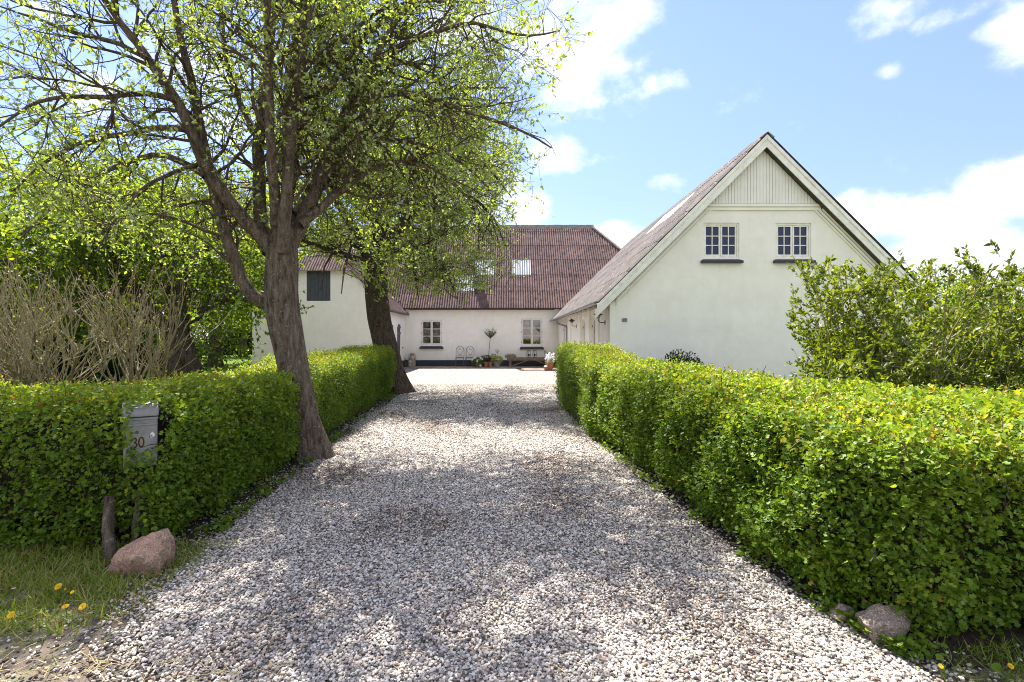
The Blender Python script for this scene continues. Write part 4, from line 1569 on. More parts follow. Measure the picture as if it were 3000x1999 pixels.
# right side, near part (runs beside the drive and turns along the road)
hR = [(2.02, 2.46), (1.74, 2.78), (1.60, 3.9), (1.46, 5.4), (1.35, 6.9), (1.33, 7.5), (2.5, 7.6), (2.8, 5.5), (3.1, 4.2), (6.5, 3.8), (6.5, 2.46)]
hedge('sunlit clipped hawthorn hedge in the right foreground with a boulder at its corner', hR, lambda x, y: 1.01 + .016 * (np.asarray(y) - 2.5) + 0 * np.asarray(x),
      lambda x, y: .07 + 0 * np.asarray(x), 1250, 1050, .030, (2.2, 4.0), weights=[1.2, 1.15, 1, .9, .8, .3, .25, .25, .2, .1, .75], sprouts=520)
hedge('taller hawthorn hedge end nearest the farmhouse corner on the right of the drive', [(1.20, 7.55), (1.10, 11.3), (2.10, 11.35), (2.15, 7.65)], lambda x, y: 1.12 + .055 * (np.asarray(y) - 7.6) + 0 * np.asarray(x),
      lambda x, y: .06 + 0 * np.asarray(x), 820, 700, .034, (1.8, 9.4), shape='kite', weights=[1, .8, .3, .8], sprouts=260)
MBX = (GX(412, 3.56) - .065, 3.56 + .095, R(34), -.04, .115, -.6, .16, .745, 1.04)
hL = [(-2.42, 3.52), (-2.38, 4.6), (-2.52, 6.15), (-2.78, 6.72), (-3.85, 6.75), (-4.0, 5.0), (-9, 5.0), (-9, 3.5)]
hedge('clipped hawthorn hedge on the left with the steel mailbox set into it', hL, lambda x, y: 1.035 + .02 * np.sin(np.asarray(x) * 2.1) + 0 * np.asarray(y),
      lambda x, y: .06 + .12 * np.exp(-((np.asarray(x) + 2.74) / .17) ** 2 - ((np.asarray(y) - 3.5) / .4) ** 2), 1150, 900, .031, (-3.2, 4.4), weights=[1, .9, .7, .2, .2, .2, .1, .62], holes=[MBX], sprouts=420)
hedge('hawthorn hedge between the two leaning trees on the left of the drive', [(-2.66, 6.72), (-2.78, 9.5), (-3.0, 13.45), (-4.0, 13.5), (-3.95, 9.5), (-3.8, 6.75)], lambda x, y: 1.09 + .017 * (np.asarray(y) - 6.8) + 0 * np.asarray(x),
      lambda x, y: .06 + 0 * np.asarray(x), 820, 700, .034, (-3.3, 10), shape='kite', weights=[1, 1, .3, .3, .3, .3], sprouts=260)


# ================================================================== TREES
def limb(px_pts, Ys, K=16):
    pts = [(GX(px, Y), Y, GZ(py, Y)) for (px, py), Y in zip(px_pts, Ys)]
    return resample(pts, K)


def lin(a, b, n):
    return list(np.linspace(a, b, n))


def make_tree(label, trunk_pts, trunk_r, limbs, origin, n2, n3, n4, leaf, per, keepf=None, bias2=(0, 0, -.1), L2=(.7, 1.7), L3=(.3, .85), L4=(.12, .34), lmat='leaf_tree', shape='oval', bmat='bark', name='broadleaf_tree', tint0=.48, group=None, tw=.0022):
    t = empty(name, origin, label, 'tree', group)
    T = resample(trunk_pts, 22)
    d = np.linspace(0, 1, len(trunk_r))
    tr = np.interp(np.linspace(0, 1, 22), d, trunk_r)
    mb = MB()
    # trunk with a slightly fluted, knotty section
    nS = 20
    V, Fs = [], []
    ph = rng.uniform(0, 6.28, 4)
    for i in range(22):
        for k in range(nS):
            a = 2 * math.pi * k / nS
            fl = 1 + .055 * math.sin(3 * a + ph[0] + i * .08) + .035 * math.sin(5 * a + ph[1] - i * .1) + .04 * mnoise.noise((math.cos(a) * 1.5, math.sin(a) * 1.5, i * .35 + ph[2]))
            if i < 4:
                fl *= 1 + (4 - i) * .055 * (1 + math.sin(4 * a + ph[3]))
            V.append((T[i, 0] + math.cos(a) * tr[i] * fl, T[i, 1] + math.sin(a) * tr[i] * fl, T[i, 2]))
    for i in range(21):
        for k in range(nS):
            a, b = i * nS + k, i * nS + (k + 1) % nS
            Fs.append((a, b, b + nS, a + nS))
    Fs.append(tuple(range(21 * nS, 22 * nS)))
    mb.add(V, Fs)
    mb.build('trunk', M[bmat], t, smooth=True)
    LP = np.stack([l[0] for l in limbs])
    LR = np.stack([np.interp(np.linspace(0, 1, LP.shape[1]), np.linspace(0, 1, len(l[1])), l[1]) for l in limbs])
    kn = LR[:, :, None] * rng.normal(size=LP.shape) * .16
    kn[:, :2] *= .2
    LP = LP + kn
    for i in range(len(LP)):
        tube_object('limb', [(LP[i:i + 1], LR[i:i + 1], 9)], M[bmat], t)
    B2, R2 = grow(LP, LR, n2, L2[0], L2[1], 9, (30, 75), bias2, .16, .15, 1.0, .55, .022, .22)
    if keepf is not None:
        k_ = keepf(B2[:, -1])
        B2, R2 = B2[k_], R2[k_]
    B3, R3 = grow(np.concatenate([B2]), R2, n3, L3[0], L3[1], 6, (30, 80), (0, 0, .1), .20, .15, 1.0, .6, .0075, .3)
    R3 = np.maximum(R3, tw)
    if keepf is not None:
        k_ = keepf(B3[:, -1])
        B3, R3 = B3[k_], R3[k_]
    B4, R4 = grow(B3, R3, n4, L4[0], L4[1], 4, (25, 75), (0, 0, .25), .22, .2, 1.0, .6, .004, .4)
    R4 = np.maximum(R4, tw * .7)
    tube_object('branches', [(B2, R2, 6), (B3, R3, 4), (B4, R4, 3)], M['twig'] if bmat == 'bark' else M[bmat], t, stuff=True)
    P, D, Nn, s = leaf_on(B4, per, leaf * .7, leaf * 1.3, .25)
    P2, D2, N2, s2 = leaf_on(B3, 2, leaf * .7, leaf * 1.3, .4)
    P, D, Nn, s = np.concatenate([P, P2]), np.concatenate([D, D2]), np.concatenate([Nn, N2]), np.concatenate([s, s2])
    tint = rng.normal(tint0, .2, len(P))
    leaves('crown', P, D, Nn, s, tint, shape, M[lmat], t)
    return t


TY = 6.45
# tree by the near end of the left hedge
tr1 = [(GX(912, TY), TY, -.03), (GX(898, TY), TY, .35), (GX(864, TY), TY, 1.1), (GX(838, TY), TY, 1.6), (GX(824, TY), TY, 1.95), (GX(826, TY), TY, 2.55), (GX(828, TY), TY, 2.95)]
r1 = [.225, .190, .182, .196, .208, .195, .15]
L_ = []


def addl(pxs, y0, y1, r0, r1_, K=16):
    ys = lin(y0, y1, len(pxs)) if not isinstance(y0, list) else y0
    L_.append((limb(pxs, ys, K), [r0 * .88, (r0 + r1_) * .45, r1_ * .8]))


addl([(800, 900), (735, 885), (705, 830), (675, 727), (625, 561), (598, 434), (580, 327), (561, 230), (530, 128), (508, -20), (490, -160)], 6.45, 5.9, .095, .03)
addl([(800, 740), (765, 690), (712, 637), (640, 565), (600, 500), (565, 380), (510, 286), (434, 173), (316, 15), (230, -110)], 6.4, 5.6, .105, .028)
addl([(790, 740), (765, 680), (755, 540), (760, 410), (770, 250), (790, 150), (800, 20), (790, -140)], 6.5, 7.0, .105, .04)
addl([(830, 740), (832, 650), (845, 480), (862, 330), (875, 200), (905, 60), (920, -120)], 6.3, 5.7, .095, .035)
addl([(850, 720), (892, 640), (930, 560), (955, 470), (985, 380), (1024, 306), (1080, 200), (1157, 60), (1244, -30)], 6.5, 6.9, .105, .03)
addl([(1015, 320), (1055, 286), (1157, 275), (1223, 270), (1310, 306), (1376, 331), (1463, 357), (1565, 398), (1616, 434)], 6.7, 6.2, .05, .012)
addl([(1000, 350), (1055, 265), (1126, 204), (1188, 173), (1244, 204), (1330, 280), (1400, 400)], 6.8, 7.6, .055, .014)
addl([(1060, 230), (1150, 140), (1290, 90), (1380, 60), (1460, 90), (1560, 110), (1640, 90)], 6.8, 6.1, .045, .010)
addl([(880, 660), (935, 610), (1000, 560), (1070, 500), (1180, 470), (1290, 500), (1380, 590)], 6.4, 7.3, .07, .014)
addl([(940, 540), (1010, 440), (1100, 400), (1230, 420), (1350, 470), (1440, 560)], 6.6, 7.8, .05, .012)
addl([(575, 395), (551, 378), (485, 372), (357, 393), (230, 420), (120, 480), (40, 560)], 6.1, 5.2, .045, .011)
addl([(600, 515), (510, 454), (434, 454), (332, 490), (230, 536), (128, 628), (60, 700)], 6.2, 6.6, .048, .012)
addl([(505, 290), (420, 270), (332, 285), (235, 283), (122, 291), (51, 332), (-40, 400)], 5.9, 5.0, .04, .010)
addl([(590, 480), (520, 500), (430, 540), (340, 640), (280, 740)], 6.2, 5.4, .03, .010)
addl([(430, 170), (330, 120), (220, 100), (120, 60), (0, 20)], 5.7, 5.2, .035, .010)
addl([(760, 410), (700, 300), (660, 180), (650, 40), (620, -120)], 6.7, 7.6, .05, .02)
addl([(775, 260), (840, 150), (960, 60), (1060, -60)], 6.9, 7.8, .045, .02)
addl([(860, 340), (910, 220), (1000, 120), (1120, 20), (1260, 0), (1420, 10)], 6.2, 7.4, .045, .012)
addl([(840, 560), (900, 470), (960, 440), (1060, 520), (1120, 620)], 6.3, 7.2, .04, .012)
addl([(700, 620), (640, 600), (560, 590), (470, 630), (400, 700)], 6.4, 7.6, .04, .012)
# limbs that lean over the drive towards the camera and away from it
L_.append((resample([(-2.85, 6.3, 2.9), (-2.7, 5.8, 3.9), (-2.5, 5.3, 5.0), (-2.2, 5.0, 6.0)], 16), [.07, .04, .02]))
L_.append((resample([(-2.8, 6.6, 2.9), (-2.6, 7.3, 4.0), (-2.1, 8.3, 5.1), (-1.5, 9.2, 5.7), (-.9, 10.0, 5.9)], 16), [.075, .045, .015]))
L_.append((resample([(-2.9, 6.7, 3.2), (-3.1, 7.6, 4.4), (-3.4, 8.8, 5.5), (-3.7, 9.8, 6.0)], 16), [.06, .035, .014]))
L_.append((resample([(-2.75, 6.6, 3.1), (-2.0, 7.3, 4.4), (-1.0, 8.0, 5.4), (.0, 8.6, 5.7)], 16), [.065, .035, .013]))
L_.append((resample([(-2.7, 6.6, 4.2), (-2.0, 7.2, 5.8), (-1.1, 8.0, 7.0), (-.3, 8.8, 7.6)], 16), [.055, .035, .013]))
L_.append((resample([(-2.85, 6.5, 3.6), (-2.7, 6.4, 4.8), (-2.4, 6.1, 6.0), (-2.0, 5.9, 7.0)], 16), [.08, .05, .02]))


def keep1(p):
    px = 1489 + F * p[:, 0] / p[:, 1]
    # crown stays on the left of the drive's middle and above head height
    return (p[:, 0] < .75) & (p[:, 2] > 2.5 + .42 * np.clip(p[:, 0] + 2.6, 0, 2)) & (p[:, 1] > 4.4)


make_tree('large lichened tree leaning over the drive beside the mailbox hedge', tr1, r1, L_, (GX(912, TY), TY, 0), 540, 3400, 11800, .051, 4, keepf=keep1, L2=(.5, 1.35))

# second tree at the far end of the hedge
TY2 = 14.0
tr2 = [(GX(1163, TY2), TY2, -.03), (GX(1150, TY2), TY2, .4), (GX(1128, TY2), TY2, 1.3), (GX(1110, TY2), TY2, 2.0), (GX(1100, TY2), TY2, 3.0), (GX(1098, TY2), TY2, 3.9)]
r2 = [.37, .33, .315, .305, .30, .24]
L_ = []
addl([(1090, 790), (1050, 700), (1000, 610), (965, 500), (930, 380)], 14, 13.4, .17, .05)
addl([(1085, 770), (1010, 750), (950, 725), (890, 708), (830, 690)], 13.9, 12.2, .11, .03)
addl([(1080, 740), (1000, 690), (930, 640), (880, 560)], 14.1, 15.3, .10, .03)
addl([(1105, 780), (1150, 720), (1188, 640), (1200, 540), (1215, 430)], 14, 13.2, .18, .05)
addl([(1185, 660), (1250, 590), (1310, 560), (1390, 580), (1450, 640), (1480, 720)], 13.8, 12.4, .09, .02)
addl([(1195, 600), (1270, 500), (1350, 460), (1440, 500), (1500, 580)], 13.7, 14.8, .09, .02)
addl([(1140, 740), (1210, 720), (1270, 740), (1310, 800), (1330, 850)], 13.8, 12.0, .07, .018)
addl([(1130, 740), (1190, 740), (1215, 800), (1225, 870)], 13.7, 11.9, .05, .014)
addl([(1100, 760), (1110, 640), (1100, 500), (1080, 360), (1060, 250)], 14.2, 15.2, .15, .04)
addl([(1050, 700), (990, 720), (950, 780), (940, 850)], 13.6, 12.4, .05, .015)
addl([(1040, 690), (1010, 780), (1000, 860)], 13.4, 12.2, .04, .015)
addl([(1205, 520), (1280, 400), (1370, 340), (1460, 380)], 13.4, 12.8, .07, .02)


L_.append((resample([(-3.6, 14.0, 3.7), (-3.1, 15.0, 4.8), (-2.3, 16.3, 5.6), (-1.4, 17.6, 5.9)], 16), [.13, .07, .02]))
L_.append((resample([(-3.7, 14.1, 3.7), (-4.0, 15.4, 5.0), (-4.5, 16.8, 5.8), (-4.9, 18.0, 6.0)], 16), [.12, .06, .02]))
L_.append((resample([(-3.4, 14.1, 4.0), (-2.4, 14.6, 5.6), (-1.2, 15.3, 6.6), (-.2, 15.9, 7.0)], 16), [.12, .06, .02]))
L_.append((resample([(-3.5, 14.0, 4.2), (-3.0, 14.6, 6.2), (-2.5, 15.4, 7.8)], 16), [.11, .06, .02]))


def keep2(p):
    px = 1489 + F * p[:, 0] / p[:, 1]
    return (p[:, 0] < .30) & (p[:, 2] > 2.45 + .9 * np.clip(-p[:, 0] - 3.3, 0, 1.2)) & (p[:, 2] < 9)


make_tree('second leaning tree at the far end of the left hedge by the yard', tr2, r2, L_, (GX(1163, TY2), TY2, 0), 420, 3300, 14500, .068, 4, keepf=keep2, L2=(.7, 1.9), L3=(.35, .9), L4=(.15, .4), bmat='bark_dark', tw=.0035)


def orchard_tree(label, x, yv, hgt, rad, trunk_r, leaf, nl, seedang, mat='leaf_bg', fork=False, low=.32, group='trees behind the left hedge', bm='bark_dark', tint0=.5):
    z0 = hgt * low
    tp = [(x, yv, -.03), (x + rng.normal(0, .06), yv, z0 * .5), (x + rng.normal(0, .12), yv, z0 * 1.1)]
    lb = []
    for k in range(8):
        a = seedang + k * 2.399
        el = rng.uniform(.5, 1.3)
        Lh = rad * rng.uniform(.6, .95)
        top = np.array(tp[-1])
        dirv = np.array([math.cos(a), math.sin(a), 0])
        lb.append((resample([top - (0, 0, .2), top + dirv * Lh * .3 + (0, 0, (hgt - z0) * .30 * el), top + dirv * Lh * .7 + (0, 0, (hgt - z0) * .55 * el), top + dirv * Lh + (0, 0, (hgt - z0) * .68 * el)], 12), [trunk_r * .55, trunk_r * .3, trunk_r * .1]))
    lb.append((resample([tp[-1], (x + .1, yv, hgt * .65), (x - .1, yv, hgt * .92)], 12), [trunk_r * .6, trunk_r * .35, trunk_r * .1]))
    return make_tree(label, tp, [trunk_r * 1.25, trunk_r, trunk_r * .8], lb, (x, yv, 0), int(90), 620, nl, leaf, 3, L2=(rad * .3, rad * .75), L3=(rad * .12, rad * .32), L4=(.15, .55), lmat=mat, shape='kite', bmat=bm, group=group, tint0=tint0, tw=.004)


# the dark forked tree standing on the lawn behind the left hedge
fx, fy = -7.55, 12.0
L_ = []
addl([(515, 985), (455, 925), (393, 846), (344, 769), (309, 685), (290, 600)], 12, 11.6, .17, .05)
addl([(540, 970), (525, 850), (575, 748), (631, 703), (690, 640)], 12, 12.6, .14, .04)
addl([(520, 960), (500, 860), (470, 740), (450, 600)], 12.1, 13.2, .13, .04)
addl([(400, 850), (330, 850), (240, 860)], 11.8, 11.0, .06, .03)
addl([(540, 930), (610, 900), (660, 880), (700, 850)], 12, 11.5, .09, .03)
addl([(535, 950), (585, 930), (600, 900), (640, 820)], 11.9, 13.0, .08, .03)
addl([(500, 960), (430, 930), (330, 900), (250, 830)], 12.0, 13.5, .08, .03)
t3 = make_tree('dark split trunked tree standing on the lawn behind the left hedge', [(fx - .05, fy, -.03), (fx, fy, .5), (fx - .1, fy, 1.1), (fx - .2, fy, 1.7)], [.42, .36, .30, .24], L_, (fx, fy, 0), 120, 900, 5200, .095, 4, L2=(.7, 1.8), L3=(.35, .9), L4=(.15, .45), lmat='leaf_bg', shape='kite', bmat='bark_dark', tw=.004, group='trees behind the left hedge', tint0=.28)
f_ = MB()
f_.tube([(fx + .42, fy - .15, -.02), (fx + .38, fy - .12, .5), (fx + .22, fy - .08, .95), (fx + .02, fy, 1.3)], [.17, .15, .15, .16], 12)
f_.build('second_stem', M['bark_dark'], t3, smooth=True)

orchard_tree('small tree far off on the lawn beside the barn end', GX(713, 40), 40, 6.0, 3.4, .24, .22, 2600, .5, low=.3, tint0=.55)
BG = [('tall bright tree at the far left behind the bare shrub', -16.5, 19.0, 7.6, 4.4, .30, 1.0, .62),
      ('bushy yellow green tree behind the split trunked tree', -11.5, 17.5, 6.4, 3.6, .24, 2.2, .6),
      ('tall loose tree left of the barn end', -15.5, 27.0, 9.2, 4.6, .30, 3.1, .55),
      ('broad green tree filling the back of the lawn', -21.0, 30.0, 10.5, 5.6, .35, .2, .5),
      ('wide tree at the left edge of the lawn', -12.6, 11.0, 5.6, 3.0, .22, 5.0, .55),
      ('tree just beyond the barn corner with pale leaves', -13.6, 33.0, 9.4, 4.2, .3, 1.9, .6)]
for (lb, x, yv, hg, rd_, tr_, sd, tn) in BG:
    orchard_tree(lb, x, yv, hg, rd_, tr_, .16 if yv < 22 else .22, 3600, sd, low=.22, tint0=tn)
orchard_tree('pale green tree at the right edge beyond the farmhouse', 30.5, 31.0, 4.9, 3.6, .2, .2, 3000, .9, low=.2, group='trees beyond the farmhouse', tint0=.6)
orchard_tree('green tree half hidden behind the shrub beyond the farmhouse', 24.0, 29.0, 4.0, 2.8, .2, .2, 2400, 2.9, low=.2, group='trees beyond the farmhouse', tint0=.5)


def bush(name, label, cx, cy, rx, ry, h, n, leaf, mat, shape='kite', tint0=.5, group=None, cat='bush', z0=0.0, flat_=1.0):
    b = empty(name, (cx, cy, z0), label, cat, group)
    d = nrm(rng.normal(size=(n, 3)))
    d[:, 2] = np.abs(d[:, 2])
    r = rng.uniform(.62, 1.03, n) ** .6
    lump = 1 + .13 * np.sin(d[:, 0] * 5 + cx) * np.sin(d[:, 1] * 6 + cy) + .08 * np.sin(d[:, 2] * 9 + d[:, 0] * 7)
    P = np.array([cx, cy, z0]) + d * np.array([rx, ry, h]) * (r * lump)[:, None]
    D = nrm(d + rng.normal(size=d.shape) * .7)
    Nl = nrm(rng.normal(size=d.shape) * .6 + d * .4 + np.array([0, 0, .7]))
    leaves('foliage', P, D, Nl, leaf * rng.uniform(.6, 1.3, n), rng.normal(tint0, .2, n), shape, M[mat], b)
    K = 5
    k = max(20, n // 60)
    e = nrm(rng.normal(size=(k, 3)))
    e[:, 2] = np.abs(e[:, 2]) + .25
    e = nrm(e)
    end = np.array([cx, cy, z0]) + e * np.array([rx, ry, h]) * rng.uniform(.7, 1.0, (k, 1))
    st = np.array([cx, cy, z0 - .02]) + np.c_[rng.normal(0, rx * .12, (k, 2)), np.zeros(k)]
    f = np.linspace(0, 1, K)[None, :, None]
    path = st[:, None] * (1 - f) + end[:, None] * f + np.sin(f * np.pi) * rng.normal(size=(k, 1, 3)) * .06 * h
    rr = np.linspace(1, .3, K)[None] * (.008 * h + .002)
    tube_object('branches', [(path, np.tile(rr, (k, 1)), 4)], M['twig'], b, stuff=True)
    return b


# dark boundary planting behind the lawn, one by one
for i, (x, yv, rx, h, tn) in enumerate([(-27, 46, 4.2, 3.4, .5), (-23.4, 47, 3.0, 2.9, .4), (-33, 42, 4.5, 4.2, .6), (-12.4, 16.5, 2.2, 2.4, .55), (-25, 33, 4.0, 3.6, .6), (-25, 27, 4.2, 4.2, .5), (-18.2, 21, 3.0, 3.2, .45), (-14.4, 14.5, 2.0, 2.5, .5)]):
    bush('evergreen_bush', ['dark evergreen bush behind the far lawn, widest of the row', 'low dark evergreen bush behind the far lawn', 'tall dark evergreen bush at the back left of the garden', 'low dark bush between the bare shrub and the split trunked tree',
                            'dark evergreen bush halfway down the lawn', 'big dark evergreen bush at the left of the lawn', 'dark evergreen bush under the tall bright tree', 'small dark bush at the left edge behind the bare shrub'][i],
         x, yv, rx, rx * .8, h, 6500, .25 if yv > 18 else .15, 'leaf_dark', tint0=tn, group='dark bushes behind the lawn')
bush('yew_bush', 'low dark green bush behind the hedge at the foot of the gable', GX(1995, 11.9), 11.9, 1.15, .55, 1.07, 13000, .055, 'leaf_dark', tint0=.55)

# the bare twiggy shrub on the left
bs_ = empty('bare_shrub', (-6.1, 7.4, 0), 'leafless grey twigged shrub standing behind the left hedge', 'shrub')
n = 34
st = np.c_[rng.uniform(-7.6, -5.0, n), rng.uniform(6.7, 8.0, n), np.zeros(n)]
K = 9
paths = np.zeros((n, K, 3))
paths[:, 0] = st
d = nrm(np.c_[rng.normal(0, .55, n), rng.normal(0, .4, n), np.ones(n) * 1.1])
L = rng.uniform(.9, 1.9, n)
for i in range(1, K):
    d = nrm(d + rng.normal(size=(n, 3)) * .12 + np.array([0, 0, .05]))
    paths[:, i] = paths[:, i - 1] + d * (L / (K - 1))[:, None]
rad = np.linspace(1, .5, K)[None] * rng.uniform(.014, .034, n)[:, None]
B2, R2 = grow(paths, rad, 260, .5, 1.25, 7, (15, 55), (0, 0, .9), .09, .3, 1.0, .6, .012, .4)
B3, R3 = grow(B2, R2, 760, .25, .7, 5, (15, 50), (0, 0, 1.1), .10, .3, 1.0, .7, .006, .45)
B4, R4 = grow(B3, R3, 1000, .08, .28, 4, (20, 55), (0, 0, .8), .10, .2, 1.0, .8, .0045, .6)
ok = lambda b: (b[:, -1, 2] < 2.72 + .25 * np.sin(b[:, -1, 0] * 2.3)) & (b[:, -1, 0] < -4.6)
k2, k3, k4 = ok(B2), ok(B3), ok(B4)
stm = tube_object('stems', [(paths, rad, 7)], bark_mat('shrub_bark', (0.27, 0.22, 0.13), (0.11, 0.085, 0.05), (0.42, 0.33, 0.06), .8), bs_, stuff=True)
tube_object('twigs', [(B2[k2], np.maximum(R2[k2], .004), 5), (B3[k3], np.maximum(R3[k3], .0036), 4), (B4[k4], np.maximum(R4[k4], .0028), 3)], M['twig_pale'], bs_, stuff=True)
P, D, Nn, s = leaf_on(B4[k4], 1, .018, .035, .8)
leaves('buds', P, D, Nn, s, rng.uniform(.6, 1, len(P)), 'kite', M['leaf_lime'], bs_)

# the leafy shrub on the right
sh = empty('leafy_shrub', (3.85, 5.6, 0), 'open arching leafy shrub behind the right hedge in front of the gable', 'shrub')
n = 105
st = np.c_[rng.uniform(3.5, 5.6, n), rng.uniform(5.2, 6.2, n), np.zeros(n)]
paths = np.zeros((n, K, 3))
paths[:, 0] = st
d = nrm(np.c_[(st[:, 0] - 4.4) * .55 + rng.normal(0, .32, n), rng.normal(0, .32, n), np.ones(n)])
L = rng.uniform(1.15, 2.4, n) * np.clip(1.12 - .12 * np.abs(st[:, 0] - 4.5), .75, 1.1)
for i in range(1, K):
    d = nrm(d + rng.normal(size=(n, 3)) * .09 + np.array([0, 0, -.01]))
    paths[:, i] = paths[:, i - 1] + d * (L / (K - 1))[:, None]
ks = (paths[:, -1, 0] > 3.15 + .5 * (paths[:, -1, 1] - 5.5)) & (paths[:, -1, 2] < 2.32)
paths = paths[ks]
n = len(paths)
rad = np.linspace(1, .35, K)[None] * rng.uniform(.010, .017, n)[:, None]
B2, R2 = grow(paths, rad, 560, .25, .7, 7, (25, 65), (0, 0, .35), .10, .25, 1.0, .6, .007, .4)
B3, R3 = grow(B2, R2, 2100, .12, .36, 5, (25, 60), (0, 0, .4), .10, .2, 1.0, .7, .004, .5)
okr = lambda b: (b[:, -1, 2] < 2.38 - .25 * np.clip(b[:, -1, 0] - 4.9, 0, 2)) & (b[:, -1, 0] > 3.02 + .5 * (b[:, -1, 1] - 5.5))
k2, k3 = okr(B2), okr(B3)
tube_object('branches', [(paths, rad, 6), (B2[k2], np.maximum(R2[k2], .003), 5), (B3[k3], np.maximum(R3[k3], .002), 4)], M['twig_pale'], sh, stuff=True)
P1, D1_, N1, s1 = leaf_on(B3[k3], 18, .035, .075, .1, up=.5, droop=.25)
P2, D2_, N2, s2 = leaf_on(B2[k2], 28, .035, .075, .1, up=.5, droop=.25)
P3, D3_, N3, s3 = leaf_on(paths, 34, .04, .08, .25, up=.5, droop=.25)
leaves('foliage', np.concatenate([P1, P2, P3]), np.concatenate([D1_, D2_, D3_]), np.concatenate([N1, N2, N3]), np.concatenate([s1, s2, s3]), rng.normal(.5, .2, len(P1) + len(P2) + len(P3)), 'kite', M['leaf_shrub'], sh, widen=.85)


# ================================================================== GRASS, WEEDS
def grass_patch(name, P2, h0, h1, z=-.02, lean=.5, tint0=.4, wide=1.0):
    n = len(P2)
    D = nrm(np.c_[rng.normal(0, lean, (n, 2)), np.ones(n)])
    Nl = nrm(np.c_[rng.normal(0, 1, (n, 2)), rng.normal(0, .2, n)])
    return leaves(name, np.c_[P2, np.full(n, z)], D, Nl, rng.uniform(h0, h1, n), rng.normal(tint0, .22, n), 'blade', M['grass'], None, widen=wide)


def scatter(n, x0, x1, y0, y1, fn):
    p = np.c_[rng.uniform(x0, x1, n), rng.uniform(y0, y1, n)]
    return p[rng.uniform(size=n) < fn(p[:, 0], p[:, 1])]


def pnoise(x, y, s, sd):
    return np.array([mnoise.noise((a * s, b * s, sd)) for a, b in zip(x, y)])


gl = scatter(52000, -5.2, -1.7, 2.2, 3.75, lambda x, y: np.clip((y - 2.45 - .10 * (x + 3)) * 2.2, .03, 1) * np.clip((-x - 1.95) * 2.5, 0, 1) * np.clip(.75 + pnoise(x, y, 4, 1.0), .1, 1))
grass_patch('grass', gl, .035, .11, lean=.9, tint0=.74, wide=.75)
gr_ = scatter(16000, 1.8, 4.6, 1.4, 2.5, lambda x, y: np.clip((x - 1.75 - .9 * (2.35 - y)) * 1.8, 0, 1) * np.clip(.75 + pnoise(x, y, 4, 5.0), .1, 1))
grass_patch('grass', gr_, .035, .10, lean=.9, tint0=.55, wide=.75)
gd = scatter(24000, -4.2, -.6, 1.3, 2.5, lambda x, y: np.clip(pnoise(x, y, 3.2, 9.0) * 2.4 + .1, 0, 1) * np.clip((-x - .7) * 1.2, 0, 1))
grass_patch('sparse_grass', gd, .012, .04, lean=1.4, tint0=.68, wide=1.0)
gw = scatter(30000, -26, -4.2, 8.5, 42, lambda x, y: inpoly(np.c_[x, y], [(-60, 5.6), (-3.4, 5.6), (-3.6, 13.9), (-6.2, 14.6), (-10.5, 19), (-12.2, 22.0), (-12.2, 44.9), (-60, 44.9)]) * .9)
grass_patch('lawn_grass', gw, .05, .12, z=-.02, lean=.7, tint0=.5, wide=3.0)
# weeds and low leaves along the feet of the hedges
wp = []
for (edge, sgn, n) in ((DRIVE_L[3:], -1, 2000), (DRIVE_R[:-2], 1, 2000)):
    e = np.array(edge)
    k = rng.integers(0, len(e) - 1, n)
    f = rng.uniform(0, 1, (n, 1))
    p = e[k] * (1 - f) + e[k + 1] * f
    p[:, 0] += sgn * np.abs(rng.normal(0.02, .10, n)) - sgn * .03
    cl_ = pnoise(p[:, 0], p[:, 1], 3.0, 2.0)
    wp.append(p[cl_ > -.05])
wp = np.concatenate(wp)
n = len(wp)
leaves('weeds', np.c_[wp, rng.uniform(.0, .07, n)], nrm(np.c_[rng.normal(0, 1, (n, 2)), np.full(n, .5)]), nrm(np.c_[rng.normal(0, .5, (n, 2)), np.ones(n)]), rng.uniform(.02, .055, n), rng.normal(.32, .18, n), 'oval', M['leaf_hedge'], None, widen=1.3)
# dry straws and twigs lying about
n = 620
sp_ = np.c_[rng.uniform(-3.6, 1.2, n), rng.uniform(1.5, 3.6, n), np.full(n, .010)]
sp_[:480, 0] = rng.uniform(-3.8, -1.0, 480)
sp_[:480, 1] = rng.uniform(1.5, 2.4, 480)
a = rng.uniform(0, 3.14, n)
L = rng.uniform(.02, .085, n)
dv = np.c_[np.cos(a), np.sin(a), rng.normal(0, .06, n)] * L[:, None]
pth = np.stack([sp_ - dv, sp_ + np.c_[rng.normal(0, .003, (n, 2)), np.full(n, .004)], sp_ + dv], 1)
v, q = tubes(pth, np.full((n, 3), .0016), 4)
so_ = link_mesh('straw', np_mesh('straw', v, q, 4), M['straw'])
so_["kind"] = 'stuff'


